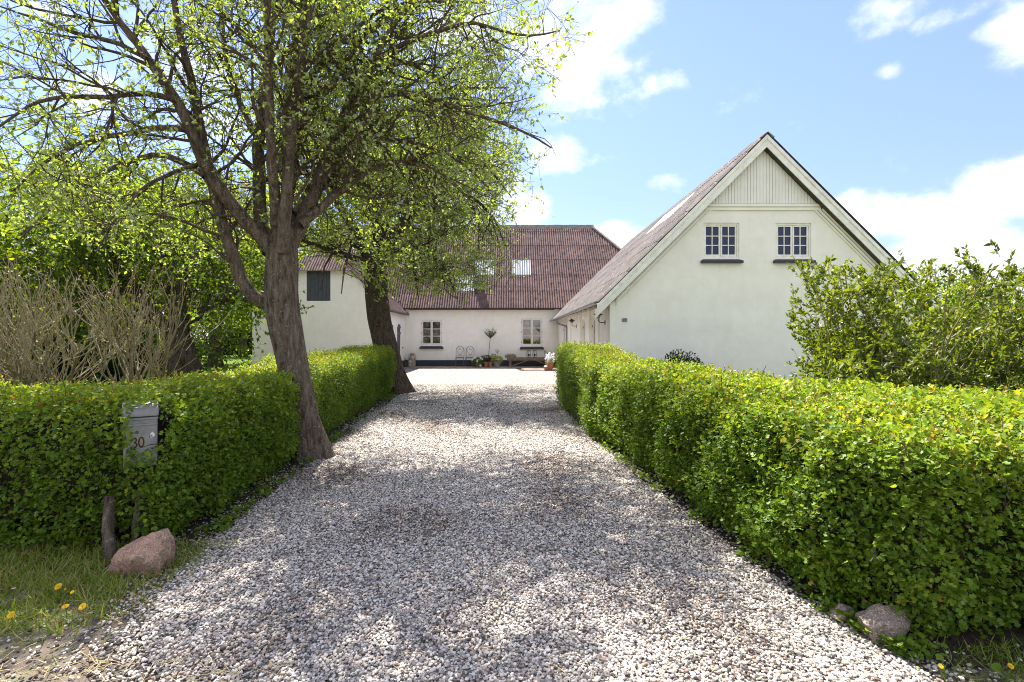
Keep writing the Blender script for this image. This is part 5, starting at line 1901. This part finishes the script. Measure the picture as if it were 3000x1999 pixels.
def dandelion(px, py, size, label, z=.06, tilt=0.0, closed=False):
    size *= .8
    Y = F * (EYE - z) / (py - 990)
    x = GX(px, Y)
    r = empty('dandelion', (x, Y, -.02), label, 'flower', 'dandelions in the grass')
    mb = MB()
    rings = ((1.0, 18, .12), (.78, 16, .28), (.52, 12, .42), (.28, 8, .5))
    Mt = Matrix.Translation((0, 0, z + .02)) @ Matrix.Rotation(R(38 + tilt), 4, 'X')
    for (rr, k, up) in rings:
        for i in range(k):
            a = 2 * math.pi * i / k + rr * 5
            ca, sa = math.cos(a), math.sin(a)
            w = .13
            P = [Vector((ca * .08, sa * .08, .02)), Vector((ca * rr * .8 - sa * w * rr, sa * rr * .8 + ca * w * rr, up * .8)), Vector((ca * rr, sa * rr, up)), Vector((ca * rr * .8 + sa * w * rr, sa * rr * .8 - ca * w * rr, up * .8))]
            mb.add([Mt @ (p * size) for p in P], [(0, 1, 2, 3)])
    mb.build('flower_head', M['yellow'], r, local=True)
    s = MB()
    s.tube([(0, .0, 0), (.004, .003, z * .5), (0, 0, z + .02)], .0022, 6)
    s.build('stem', M['stem_green'], r, local=True)


dandelion(171, 1719, .026, 'big dandelion nearest the hedge, left of the pink boulder')
dandelion(212, 1735, .014, 'small dandelion closest to the pink boulder')
dandelion(191, 1727, .008, 'tiny dandelion bud between the two nearest the boulder', z=.05)
dandelion(192, 1777, .022, 'flattened dandelion in the middle of the left grass', tilt=-22)
dandelion(242, 1778, .025, 'dandelion at the edge of the gravel on the left')
dandelion(33, 1802, .024, 'lowest dandelion at the left edge of the picture', tilt=12)
dandelion(2757, 1953, .014, 'half closed dandelion in the grass below the right hedge', z=.05)
dandelion(2961, 1952, .016, 'orange yellow dandelion at the right edge under the hedge', z=.05)
for i, (px, py, lb) in enumerate([(40, 1724, 'white daisy at the left edge under the hedge'), (2838, 1968, 'white daisy in the right foreground grass'), (2816, 1985, 'small white daisy lowest in the right foreground grass')]):
    Y = F * (EYE - .03) / (py - 990)
    r = empty('daisy', (GX(px, Y), Y, -.02), lb, 'flower', 'daisies in the grass')
    mb = MB()
    for k in range(13):
        a = 2 * math.pi * k / 13
        ca, sa = math.cos(a), math.sin(a)
        mb.add([(0, 0, .046), (ca * .008 - sa * .0022, sa * .008 + ca * .0022, .05), (ca * .011, sa * .011, .05), (ca * .008 + sa * .0022, sa * .008 - ca * .0022, .05)], [(0, 1, 2, 3)])
    mb.build('petals', M['petal_white'], r, local=True)
    mb = MB()
    mb.lathe([(.001, .045), (.0042, .05), (.002, .0535)], n=8)
    mb.build('flower_centre', M['yellow'], r, local=True)
    mb = MB()
    mb.tube([(0, 0, 0), (0, 0, .046)], .0012, 5)
    mb.build('stem', M['stem_green'], r, local=True)


# ================================================================== BOULDERS
def boulder(label, cx, cy, sx, sy, sz, m, seed, rz=0, wedge=0.0, zc=None):
    bm = bmesh.new()
    bmesh.ops.create_icosphere(bm, subdivisions=5, radius=1)
    rs = np.random.default_rng(seed)
    planes = [(Vector(nrm(rs.normal(size=3))), rs.uniform(.55, .86)) for _ in range(12)]
    for v in bm.verts:
        p = v.co.copy()
        for (nn, dd) in planes:
            k = p.dot(nn) - dd
            if k > 0:
                p -= nn * k * .93
        p *= 1 + .14 * mnoise.noise(p * 1.6 + Vector((seed, 0, 0))) + .06 * mnoise.noise(p * 4 + Vector((0, seed, 0))) + .03 * mnoise.noise(p * 9) + .015 * mnoise.noise(p * 20)
        if p.z > 0:
            p.z *= 1 + wedge * p.x
        v.co = Vector((p.x * sx, p.y * sy, p.z * sz))
    me = bpy.data.meshes.new('boulder')
    bm.to_mesh(me)
    bm.free()
    o = link_mesh('boulder', me, m, None, True, loc=(cx, cy, zc if zc is not None else sz * .38))
    o.rotation_euler = (0, R(8), rz)
    return tag(o, label, 'boulder')


boulder('pink granite boulder at the foot of the left hedge corner', GX(400, 3.30), 3.33, .235, .15, .19, M['granite_pink'], 5, rz=.12, zc=.02, wedge=.75)
boulder('grey brown granite boulder under the right hedge corner', GX(2592, 2.56), 2.56, .135, .11, .125, M['granite_grey'], 12, rz=-.1, zc=.045, wedge=.25)
boulder('small dark stone left of the granite boulder under the right hedge', GX(2465, 2.72), 2.72, .075, .06, .06, M['granite_grey'], 21, zc=.025)

# stout stem of the left hedge by the boulder belongs to that hedge
lhedge = [o for o in bpy.data.objects if o.get('label', '').startswith('clipped hawthorn hedge on the left')][0]
st = MB()
sx, sy = GX(318, 3.45), 3.45
st.tube([(sx + .02, sy, -.03), (sx + .01, sy, .08), (sx - .02, sy + .02, .2), (sx - .03, sy + .05, .42)], [.05, .038, .035, .03], 12)
st.tube([(sx + .12, sy + .1, -.03), (sx + .11, sy + .1, .2), (sx + .13, sy + .12, .42)], [.03, .024, .02], 10)
st.build('stout_stem', M['bark'], lhedge, smooth=True)

# ================================================================== MAILBOX
mx, my = GX(412, 3.56) - .065, 3.56 + .095
mbx = empty('mailbox', (mx, my, 0), 'galvanised steel mailbox numbered 30 sunk into the left hedge', 'mailbox', rz=R(34))
zb, zt = .60, 1.0
b = MB()
b.box((-.098, -.10, zb), (.098, .13, zt - .055))
b.build('box', M['galv'], mbx, local=True, bevel=.006)
lid = MB()
# rounded lid overhanging the front
arc = [(-.128 + 0 * a, 0) for a in (0,)]
prf = [(-.125, zt - .05), (-.125, zt - .025)] + [(-.125 + .125 * (1 - math.cos(a)), zt - .025 + .075 * math.sin(a)) for a in np.linspace(.15, math.pi / 2, 8)] + [(.14, zt + .05), (.14, zt - .05)]
lid.prism([(-.106, y_, z_) for y_, z_ in prf], (.212, 0, 0))
ld = lid.build('lid', M['galv'], mbx, local=True, bevel=.008)
fl = MB()
fl.box((-.102, -.112, zt - .072), (.102, -.101, zt - .057))
fl.box((-.100, -.113, zt - .112), (.100, -.102, zt - .100))
fl.build('flap', M['galv'], mbx, local=True, bevel=.002)
lk = MB()
lk.tube([(-.02, -.108, zt - .158), (-.02, -.094, zt - .158)], .011, 12)
lk.build('lock', M['dark_metal'], mbx, local=True)


def stroke(mbq, pts, w, y, dep):
    for p, q in zip(pts[:-1], pts[1:]):
        mbq.bar((p[0], y, p[1]), (q[0], y, q[1]), dep, w, up=(0, 0, 1)) if abs(p[1] - q[1]) < abs(p[0] - q[0]) else mbq.bar((p[0], y, p[1]), (q[0], y, q[1]), w, dep, up=(0, -1, 0))


def ell(cx, cz, rx, rz, a0, a1, n=12):
    return [(cx + rx * math.cos(R(a)), cz + rz * math.sin(R(a))) for a in np.linspace(a0, a1, n)]


zc_ = zt - .228
for (cx, parts) in ((-.038, [ell(0, .017, .015, .016, 150, -90), ell(0, -.017, .017, .018, 90, -150)]), (.004, [ell(0, 0, .014, .034, 0, 360, 20)])):
    for (mm, w, yy) in ((M['digit_edge'], .015, -.1015), (M['digit'], .0085, -.1035)):
        g = MB()
        for pts in parts:
            stroke(g, [(cx + p[0], zc_ + p[1]) for p in pts], w, yy, .002)
        g.build('digit' if mm is M['digit'] else 'digit_edge', mm, mbx, local=True)
hs = MB()                               # little white house badge
hx, hz = .068, zt - .190
hs.prism([(hx - .014, -.1045, hz - .002), (hx + .014, -.1045, hz - .002), (hx + .014, -.1045, hz + .014), (hx, -.1045, hz + .028), (hx - .014, -.1045, hz + .014)], (0, .003, 0))
hs.box((hx - .013, -.1045, hz - .012), (hx + .013, -.1015, hz - .006))
hs.build('house_badge', M['sticker'], mbx, local=True)
hk = MB()
hk.box((hx - .017, -.1012, hz - .016), (hx + .017, -.1002, hz + .018))
hk.box((hx - .012, -.1052, hz + .001), (hx - .001, -.1046, hz + .008))
hk.build('badge_backing', M['dark_metal'], mbx, local=True)
pp = MB()
pp.tube([(0, .07, -.02), (0, .07, zb)], .02, 10)
pp.build('post', M['galv'], mbx, local=True)

# ================================================================== WALL LAMPS
def wall_lamp(yv, z, label):
    r = empty('wall_lamp', (RX0 - .052 if 18.08 < yv < 19.3 or 13.25 < yv < 14 else RX0, yv, z), label, 'lamp', 'wall lamps on the farmhouse')
    a = MB()
    a.tube([(0, 0, 0), (-.10, 0, 0), (-.155, 0, .015), (-.18, 0, .06), (-.185, 0, .10)], .011, 8)
    a.build('arm', M['dark_metal'], r, local=True, smooth=False)
    p = MB()
    p.box((-.015, -.035, -.06), (-.001, .035, .06))
    p.build('wall_plate', M['dark_metal'], r, local=True, bevel=.004)
    g = MB()
    g.lathe([(.03, .10), (.045, .13), (.05, .17), (.035, .19)], (-.185, 0, 0), 16)
    g.build('globe', M['churn'], r, local=True, smooth=True)
    for (rr, z0, h) in ((.085, .165, .03), (.125, .195, .05)):
        s = MB()
        s.lathe([(rr, z0), (rr * .98, z0 + .006), (rr * .6, z0 + h * .75), (rr * .22, z0 + h), (.02, z0 + h + .012), (.015, z0 + h + .004), (rr * .55, z0 + h * .6), (rr * .93, z0)], (-.185, 0, 0), 24, cap=False)
        s.build('shade', M['dark_metal'], r, local=True, smooth=True)
    t = MB()
    t.lathe([(.03, .245), (.028, .265), (.006, .275)], (-.185, 0, 0), 12)
    t.build('cap', M['dark_metal'], r, local=True, smooth=True)


wall_lamp(13.4, 1.90, 'grey shaded wall lamp nearest the gable corner')
wall_lamp(18.95, 1.93, 'grey shaded wall lamp further along the yard wall')


# ================================================================== YARD THINGS along the back wall
def bistro_chair(name='garden_chair'):
    r = empty(name, (0, 0, 0))
    n = 14
    fr = MB()
    arc = [(.205 * math.cos(a), .0, .82 + .215 * math.sin(a)) for a in np.linspace(math.pi, 0, n)]
    fr.tube([(-.205, .03, .47)] + [(x, .05, z) for x, y_, z in arc] + [(.205, .03, .47)], .011, 8)
    fr.tube([(-.205, .04, .53), (.205, .04, .53)], .008, 6)
    fr.build('back_frame', M['iron'], r, local=True)
    h = MB()
    for s in (-1, 1):
        pts = [(0, .045, .56)] + [(s * .16, .045, .80), (s * .175, .045, .86), (s * .15, .045, .93), (s * .09, .045, .955), (s * .03, .045, .92), (s * .02, .045, .87), (s * .05, .045, .845), (s * .075, .045, .87), (s * .06, .045, .895)]
        h.tube(pts, .007, 6)
        h.tube([(0, .045, .565), (s * .06, .045, .60), (s * .09, .045, .575), (s * .07, .045, .555)], .006, 6)
    h.build('heart_scroll', M['iron'], r, local=True)
    s_ = MB()
    s_.tube([(-.205, .03, .455), (-.205, -.33, .455), (.205, -.33, .455), (.205, .03, .455), (-.205, .03, .455)], .010, 6)
    for i in range(7):
        x = -.17 + i * .057
        s_.box((x - .012, -.33, .452), (x + .012, .03, .458))
    s_.build('seat', M['iron'], r, local=True)
    for sx in (-1, 1):
        for sy in (-.32, .02):
            l = MB()
            l.tube([(sx * .205, sy, .455), (sx * .19, sy, .38), (sx * .215, sy * 1.05, .0)], .010, 6)
            l.build('leg', M['iron'], r, local=True)
    ap = MB()
    ap.tube([(sx_, -.325, z_) for sx_, z_ in [(-.20, .33)] + [(.2 * math.cos(a), .34 + .09 * math.sin(a)) for a in np.linspace(math.pi, 0, 9)] + [(.2, .33)]], .006, 6)
    ap.tube([(-.21, -.33, .09), (.21, -.33, .09)], .007, 6)
    ap.build('brace', M['iron'], r, local=True)
    return r


YB = BY - .35
ch = bistro_chair()
ch.location = (GX(1347, 26.3), 26.42, .03)
tag(ch, 'wrought iron garden chair with heart back, nearest the left window', 'chair', 'heart backed garden chairs by the wall')
c2 = copy_tree(ch)
c2.location = (GX(1376.5, 26.3), 26.42, .03)
c2.rotation_euler = (0, 0, R(-4))
c2['label'] = 'wrought iron garden chair with heart back, nearest the potted standard tree'


def pot(r, rad, h, m, name='pot', rim=True):
    p = MB()
    pr = [(rad * .68, 0), (rad * .95, h * .85)]
    if rim:
        pr += [(rad * 1.06, h * .85), (rad * 1.06, h)]
    else:
        pr += [(rad, h)]
    pr += [(rad * .88, h), (rad * .85, h * .8), (.005, h * .78)]
    p.lathe(pr, n=20, cap=True)
    return p.build(name, m, r, local=True, smooth=False)


def foliage_ball(r, c, rx, rz, n, leaf, mat, tint0=.5, name='foliage', shape='kite', ry=None):
    ry = ry or rx
    d = nrm(rng.normal(size=(n, 3)))
    P = np.array(c) + d * np.array([rx, ry, rz]) * rng.uniform(.35, 1, (n, 1)) ** .5
    sv = ORG[r]
    ORG[r] = Vector((0, 0, 0))
    o = leaves(name, P, nrm(d + rng.normal(size=d.shape) * .6), nrm(rng.normal(size=d.shape) * .6 + np.array([0, 0, .8])), leaf * rng.uniform(.6, 1.3, n), rng.normal(tint0, .2, n), shape, M[mat], r)
    ORG[r] = sv
    return o


def blooms(r, pts, rad, m, name='bloom'):
    for p in pts:
        b = MB()
        for k in range(26):
            d = Vector(nrm(rng.normal(size=3)))
            c = Vector(p) + d * rad * .8
            a = d.orthogonal().normalized()
            e = d.cross(a)
            s = rad * .38
            b.add([c + a * s, c + e * s, c - a * s, c - e * s], [(0, 1, 2, 3)])
        b.lathe([(.002, -rad * .7), (rad * .75, 0), (.002, rad * .7)], p, 8, cap=False)
        b.build(name, m, r, local=True)


# standard tree in a pot
Yt = 26.35
ot = empty('standard_tree', (GX(1431, Yt), Yt, .03), 'slender standard tree with a small bushy head against the back wall', 'tree')
q = MB()
q.tube([(0, 0, .1), (.01, 0, .5), (.03, 0, .8), (.055, 0, 1.1), (.09, 0, 1.45), (.10, 0, 1.55)], [.02, .018, .016, .015, .014, .012], 8)
q.build('trunk', M['old_wood'], ot, local=True, smooth=True)
n = 60
dd = nrm(np.c_[rng.normal(0, .55, n), rng.normal(0, .55, n), np.ones(n)])
L = rng.uniform(.3, .62, n)
f = np.linspace(0, 1, 5)[None, :, None]
pp_ = np.array([.10, 0, 1.45])[None, None] + dd[:, None] * L[:, None, None] * f + rng.normal(size=(n, 5, 3)) * .008
sv = ORG[ot]
ORG[ot] = Vector()
tube_object('branches', [(pp_, np.tile(np.linspace(.004, .002, 5), (n, 1)), 4)], M['twig'], ot, stuff=True)
P, D, Nn, s = leaf_on(pp_, 11, .03, .06, .15)
leaves('crown', P, D, Nn, s, rng.normal(.3, .2, len(P)), 'kite', M['leaf_shrub'], ot)
ORG[ot] = sv
pot(ot, .15, .30, M['galv'])

def yard(name, px, Y, label, cat, group=None, z=.0):
    return empty(name, (GX(px, Y), Y, z), label, cat, group)


mo = yard('moss_bowl', 1425, 26.15, 'wide shallow bowl heaped with dark moss below the standard tree', 'planter', z=.02)
q = MB()
q.lathe([(.16, .30), (.25, .36), (.29, .46), (.27, .46), (.2, .42), (.01, .42)], n=20)
q.build('bowl', M['dark_metal'], mo, local=True)
q = MB()
q.lathe([(.10, 0), (.12, .02), (.07, .08), (.07, .26), (.14, .30)], n=14)
q.build('foot', M['dark_metal'], mo, local=True)
foliage_ball(mo, (0, 0, .47), .30, .12, 900, .04, 'leaf_dark', .75, 'moss')
for i, (px, Y, lb) in enumerate([(1424, 25.75, 'terracotta pot below the moss bowl on the left'), (1437, 25.72, 'terracotta pot below the moss bowl on the right')]):
    t = yard('terracotta_pot', px, Y, lb, 'pot', 'terracotta pots under the moss bowl', .02)
    pot(t, .115, .24, M['terracotta'])
    foliage_ball(t, (0, 0, .25), .10, .06, 120, .04, 'leaf_shrub', .4)
hy = yard('hydrangea', 1400, 25.75, 'white flowering hydrangea in a pale pot in front of the right garden chair', 'potted plant', z=.02)
pot(hy, .14, .22, M['churn'])
foliage_ball(hy, (0, 0, .27), .30, .22, 700, .075, 'leaf_bg', .5)
blooms(hy, [(-.20, -.12, .44), (-.12, -.1, .47), (.16, -.10, .45), (.22, -.05, .40), (.14, -.24, .09), (-.26, -.05, .36), (-.02, -.25, .3)], .065, M['petal_white'])
zp = yard('golden_shrub_pot', 1456, 25.7, 'zinc tub with a golden leaved shrub left of the bench', 'potted plant', z=.02)
pot(zp, .20, .28, M['galv'])
foliage_ball(zp, (.02, 0, .36), .29, .21, 900, .05, 'leaf_lime', .5)
foliage_ball(zp, (-.18, .1, .50), .14, .2, 220, .05, 'leaf_shrub', .7)
tp2 = MB()
tp2.tube([(.0, .1, .5), (.02, .1, .7), (.0, .1, .85)], .006, 5)
tp2.build('stem', M['stem_green'], zp, local=True)
foliage_ball(zp, (0, .1, .82), .07, .09, 60, .05, 'leaf_shrub', .5)

# bench
Yn = 26.25
bx = GX(1491, Yn)
bn = empty('bench', (bx, Yn, 0), 'old plank bench on braced legs under the right window', 'bench')
q = MB()
q.box((-.12, -.19, .44), (2.35, .17, .50))
q.box((-.10, -.17, .34), (2.33, -.13, .437))
q.build('seat', M['old_wood'], bn, local=True, bevel=.006)
for x in (.02, 2.18):
    q = MB()
    q.box((x, -.13, .01), (x + .11, .13, .338))
    q.build('leg', M['old_wood'], bn, local=True, bevel=.005)
for (a, b_) in (((.16, -.15, .06), (1.02, -.15, .38)), ((2.16, -.15, .06), (1.30, -.15, .38))):
    q = MB()
    q.bar(a, b_, .035, .05)
    q.build('brace', M['old_wood'], bn, local=True)
lg = empty('hollow_log', (bx + .10, Yn, .503), 'short weathered log planted with moss on the left end of the bench', 'log')
q = MB()
q.tube([(-.30, -.02, .03), (-.22, 0, .055), (0, 0, .06), (.2, .0, .055), (.28, .02, .04)], [.05, .075, .08, .07, .03], 12)
q.build('wood', M['old_wood'], lg, local=True, smooth=True)
foliage_ball(lg, (0, 0, .12), .24, .045, 300, .03, 'leaf_dark', .7, 'moss', ry=.08)


def lantern(name='lantern'):
    r = empty(name, (0, 0, 0))
    prof_ = [(.085, .0), (.125, .12), (.115, .2), (.075, .36)]
    for k in range(8):
        a = 2 * math.pi * k / 8
        w = MB()
        w.tube([(rr * math.cos(a), rr * math.sin(a), z_) for rr, z_ in prof_], .0055, 5)
        w.build('wire', M['lantern_iron'], r, local=True)
    q = MB()
    for (rr, z_) in (prof_[0], prof_[1], prof_[3]):
        q.tube([(rr * math.cos(a), rr * math.sin(a), z_) for a in np.linspace(0, 2 * math.pi, 17)], .006, 5, cap=False)
    q.build('hoop', M['lantern_iron'], r, local=True)
    q = MB()
    q.lathe([(.088, -.002), (.088, .012), (.001, .012)], n=18)
    q.build('base', M['lantern_iron'], r, local=True)
    q = MB()
    q.tube([(0, 0, .012), (0, 0, .07)], .012, 8)
    q.lathe([(.03, .07), (.048, .09), (.048, .16), (.035, .165)], n=14)
    q.build('candle_holder', M['lantern_iron'], r, local=True)
    return r


la = lantern()
la.location = (GX(1549, 26.2), 26.2, .503)
tag(la, 'black wire lantern on the bench, left one of the pair below the window', 'lantern', 'wire lanterns on the bench')
l2 = copy_tree(la)
l2.location = (GX(1566.5, 26.2), 26.2, .503)
l2['label'] = 'black wire lantern on the bench, right one of the pair below the window'
jp = empty('potted_cypress', (GX(1598, 26.25), 26.25, .503), 'tiny dark conical plant in a pale pot near the right end of the bench', 'potted plant')
pot(jp, .075, .12, M['white_glaze'])
foliage_ball(jp, (0, 0, .2), .06, .13, 220, .03, 'leaf_dark', .4)
jg = empty('watering_jug', (GX(1609, 26.25), 26.25, .503), 'small pale jug with dark trailing leaves at the right end of the bench', 'jug')
q = MB()
q.lathe([(.055, 0), (.07, .05), (.06, .13), (.068, .17), (.058, .17), (.05, .12), (.001, .1)], n=16)
q.build('body', M['white_glaze'], jg, local=True, smooth=True)
q = MB()
q.tube([(.06, 0, .15), (.12, 0, .14), (.125, 0, .07), (.066, 0, .04)], .008, 6)
q.build('handle', M['white_glaze'], jg, local=True)
foliage_ball(jg, (0, 0, .19), .09, .05, 160, .04, 'leaf_dark', .3)

# terracotta pots with white flowers by the hedge end
Yf = 23.5
wf = yard('flower_pot', 1610, Yf, 'tall terracotta pot heaped with white flowers beside the end of the right hedge', 'potted plant', z=.02)
pot(wf, .17, .30, M['terracotta'])
foliage_ball(wf, (0, 0, .40), .2, .14, 300, .05, 'leaf_bg', .4)
blooms(wf, [(float(rng.uniform(-.2, .2)), float(rng.uniform(-.18, .1)), float(rng.uniform(.34, .62))) for _ in range(26)], .055, M['petal_white'])
sf = yard('small_flower_pot', 1599, 23.3, 'small terracotta pot with a low white cushion in front of the tall flower pot', 'potted plant', z=.02)
pot(sf, .085, .15, M['terracotta'])
blooms(sf, [(-.04, 0, .17), (.04, .02, .17), (0, -.05, .165), (0, .04, .18)], .05, M['petal_white'])
bu = yard('back_flower_pot', 1612, 24.2, 'white flowering plant behind the tall flower pot by the hedge end', 'potted plant', z=.02)
pot(bu, .17, .35, M['terracotta'])
blooms(bu, [(float(rng.uniform(-.24, .2)), float(rng.uniform(-.2, .1)), float(rng.uniform(.45, .76))) for _ in range(22)], .06, M['petal_white'])


# milk churns and shovel in the corner
def churn(name, x, y_, h, rad, label):
    r = empty(name, (x, y_, .02), label, 'milk churn', 'milk churns in the corner')
    q = MB()
    q.lathe([(rad * .96, 0), (rad, .02), (rad, h * .62), (rad * .97, h * .66), (rad * .62, h * .80), (rad * .60, h * .90), (rad * .72, h * .93), (rad * .72, h * .95)], n=24)
    q.build('body', M['churn'], r, local=True, smooth=False)
    q = MB()
    q.lathe([(rad * .76, h * .95), (rad * .76, h * .99), (rad * .3, h), (rad * .3, h * 1.02)], n=20)
    q.build('lid', M['churn'], r, local=True)
    for s in (-1, 1):
        q = MB()
        q.tube([(s * rad * .66, 0, h * .86), (s * rad * 1.02, 0, h * .88), (s * rad * 1.08, 0, h * .78), (s * rad * .98, 0, h * .66)], rad * .07, 6)
        q.build('handle', M['churn'], r, local=True)
    for z in (.1, .58):
        q = MB()
        q.tube([(rad * 1.01 * math.cos(a), rad * 1.01 * math.sin(a), h * z) for a in np.linspace(0, 6.2832, 21)], rad * .035, 5, cap=False)
        q.build('hoop', M['churn'], r, local=True)


churn('milk_churn', GX(1207, 26.35), 26.4, .68, .175, 'tall milk churn standing in the corner left of the window')
churn('milk_churn', GX(1200, 26.0), 26.05, .40, .115, 'short milk churn in front of the tall one')
sv_ = empty('shovel', (GX(1190, 26.0), 26.1, .0), 'dark shovel leaning in the corner beside the milk churns', 'shovel')
q = MB()
q.tube([(.02, -.06, .12), (-.10, .05, .46)], .014, 8)
q.build('shaft', M['dark_metal'], sv_, local=True)
q = MB()
q.prism([(.10, -.12, .02), (-.06, -.10, .02), (-.09, -.08, .16), (.0, -.05, .24), (.07, -.08, .20)], (.01, .02, .01))
q.build('blade', M['dark_metal'], sv_, local=True)
tap_ = empty('wall_hook', (LX1, 25.9, 1.0), 'small iron hook on the barn wall above the milk churns', 'hook')
q = MB()
q.box((.001, -.03, -.04), (.02, .03, .04))
q.tube([(.02, 0, .02), (.09, 0, .03), (.10, 0, -.03)], .010, 6)
q.build('hook', M['dark_metal'], tap_, local=True)

# things on the window sills
def sillthing(name, px, z, label, cat):
    return empty(name, (GX(px, 26.95), BY + .28, z), label, cat)


V1b, V2b = V1[2] - .05, V2[2] - .05
for (px, lb) in ((1246, 'larger round white candle cup behind the left window'), (1278, 'tiny white candle cup behind the left window')):
    r = sillthing('candle_cup', px, V1b, lb, 'cup')
    k = 1.0 if px == 1246 else .6
    q = MB()
    q.lathe([(.05 * k, 0), (.075 * k, .06 * k), (.065 * k, .15 * k), (.055 * k, .15 * k), (.05 * k, .04)], n=16)
    q.build('cup', M['white_glaze'], r, local=True, smooth=True)
r = sillthing('potted_houseplant', 1541, V2b, 'leafy houseplant in a white pot behind the right window', 'potted plant')
pot(r, .08, .13, M['white_glaze'])
foliage_ball(r, (0, 0, .27), .15, .16, 260, .06, 'leaf_bg', .7)
r = sillthing('candlestick', 1572, V2b, 'cream candle in a pale holder behind the right window', 'candle')
q = MB()
q.lathe([(.07, 0), (.075, .04), (.05, .08), (.03, .09)], n=14)
q.build('holder', M['white_glaze'], r, local=True)
q = MB()
q.tube([(0, 0, .09), (0, 0, .27)], .022, 10)
q.build('candle', M['candle'], r, local=True)
r = empty('pendant_lamp', (GX(1543, 27.1), 27.2, 2.28), 'amber pendant lamp hanging inside the right window', 'lamp')
q = MB()
q.lathe([(.03, .16), (.12, .12), (.17, .02), (.15, -.08), (.08, -.13)], n=18)
q.build('lamp_shade', M['lampshade'], r, local=True, smooth=True)
q = MB()
q.tube([(0, 0, .16), (0, 0, .42)], .005, 5)
q.build('cord', M['dark_metal'], r, local=True)

# stacked dark slatted garden furniture behind the hedge
Yk = 15.2
k0, k1 = GX(925, Yk), GX(1040, Yk)
sk = empty('slatted_lounger', ((k0 + k1) / 2, Yk, 0), 'black slatted garden lounger leaning behind the hedge between the trees', 'lounger')
hw_ = (k1 - k0) / 2
for i in range(7):
    q = MB()
    z = .72 + i * .03
    yv = -.45 + i * .14
    q.box((-hw_ + .08 - .02 * i, yv, z), (hw_ - .05 + .03 * i, yv + .085, z + .022))
    q.build('slat', M['dark_metal'], sk, local=True)
for s in (-1, 1):
    q = MB()
    q.bar((s * (hw_ - .14), -.5, .69), (s * (hw_ - .14), .58, .90), .05, .035)
    q.build('side_rail', M['dark_metal'], sk, local=True)
    for yv in (-.42, .5):
        q = MB()
        q.bar((s * (hw_ - .14), yv, 0), (s * (hw_ - .14), yv, .70 + (.17 if yv > 0 else 0)), .045, .045)
        q.build('leg', M['dark_metal'], sk, local=True)
q = MB()
q.tube([(-hw_ - .02, -.4, .45), (-hw_ - .03, -.4, .62), (-hw_ + .05, -.38, .76), (-hw_ + .2, -.35, .84)], .03, 8)
q.build('armrest', M['dark_metal'], sk, local=True)
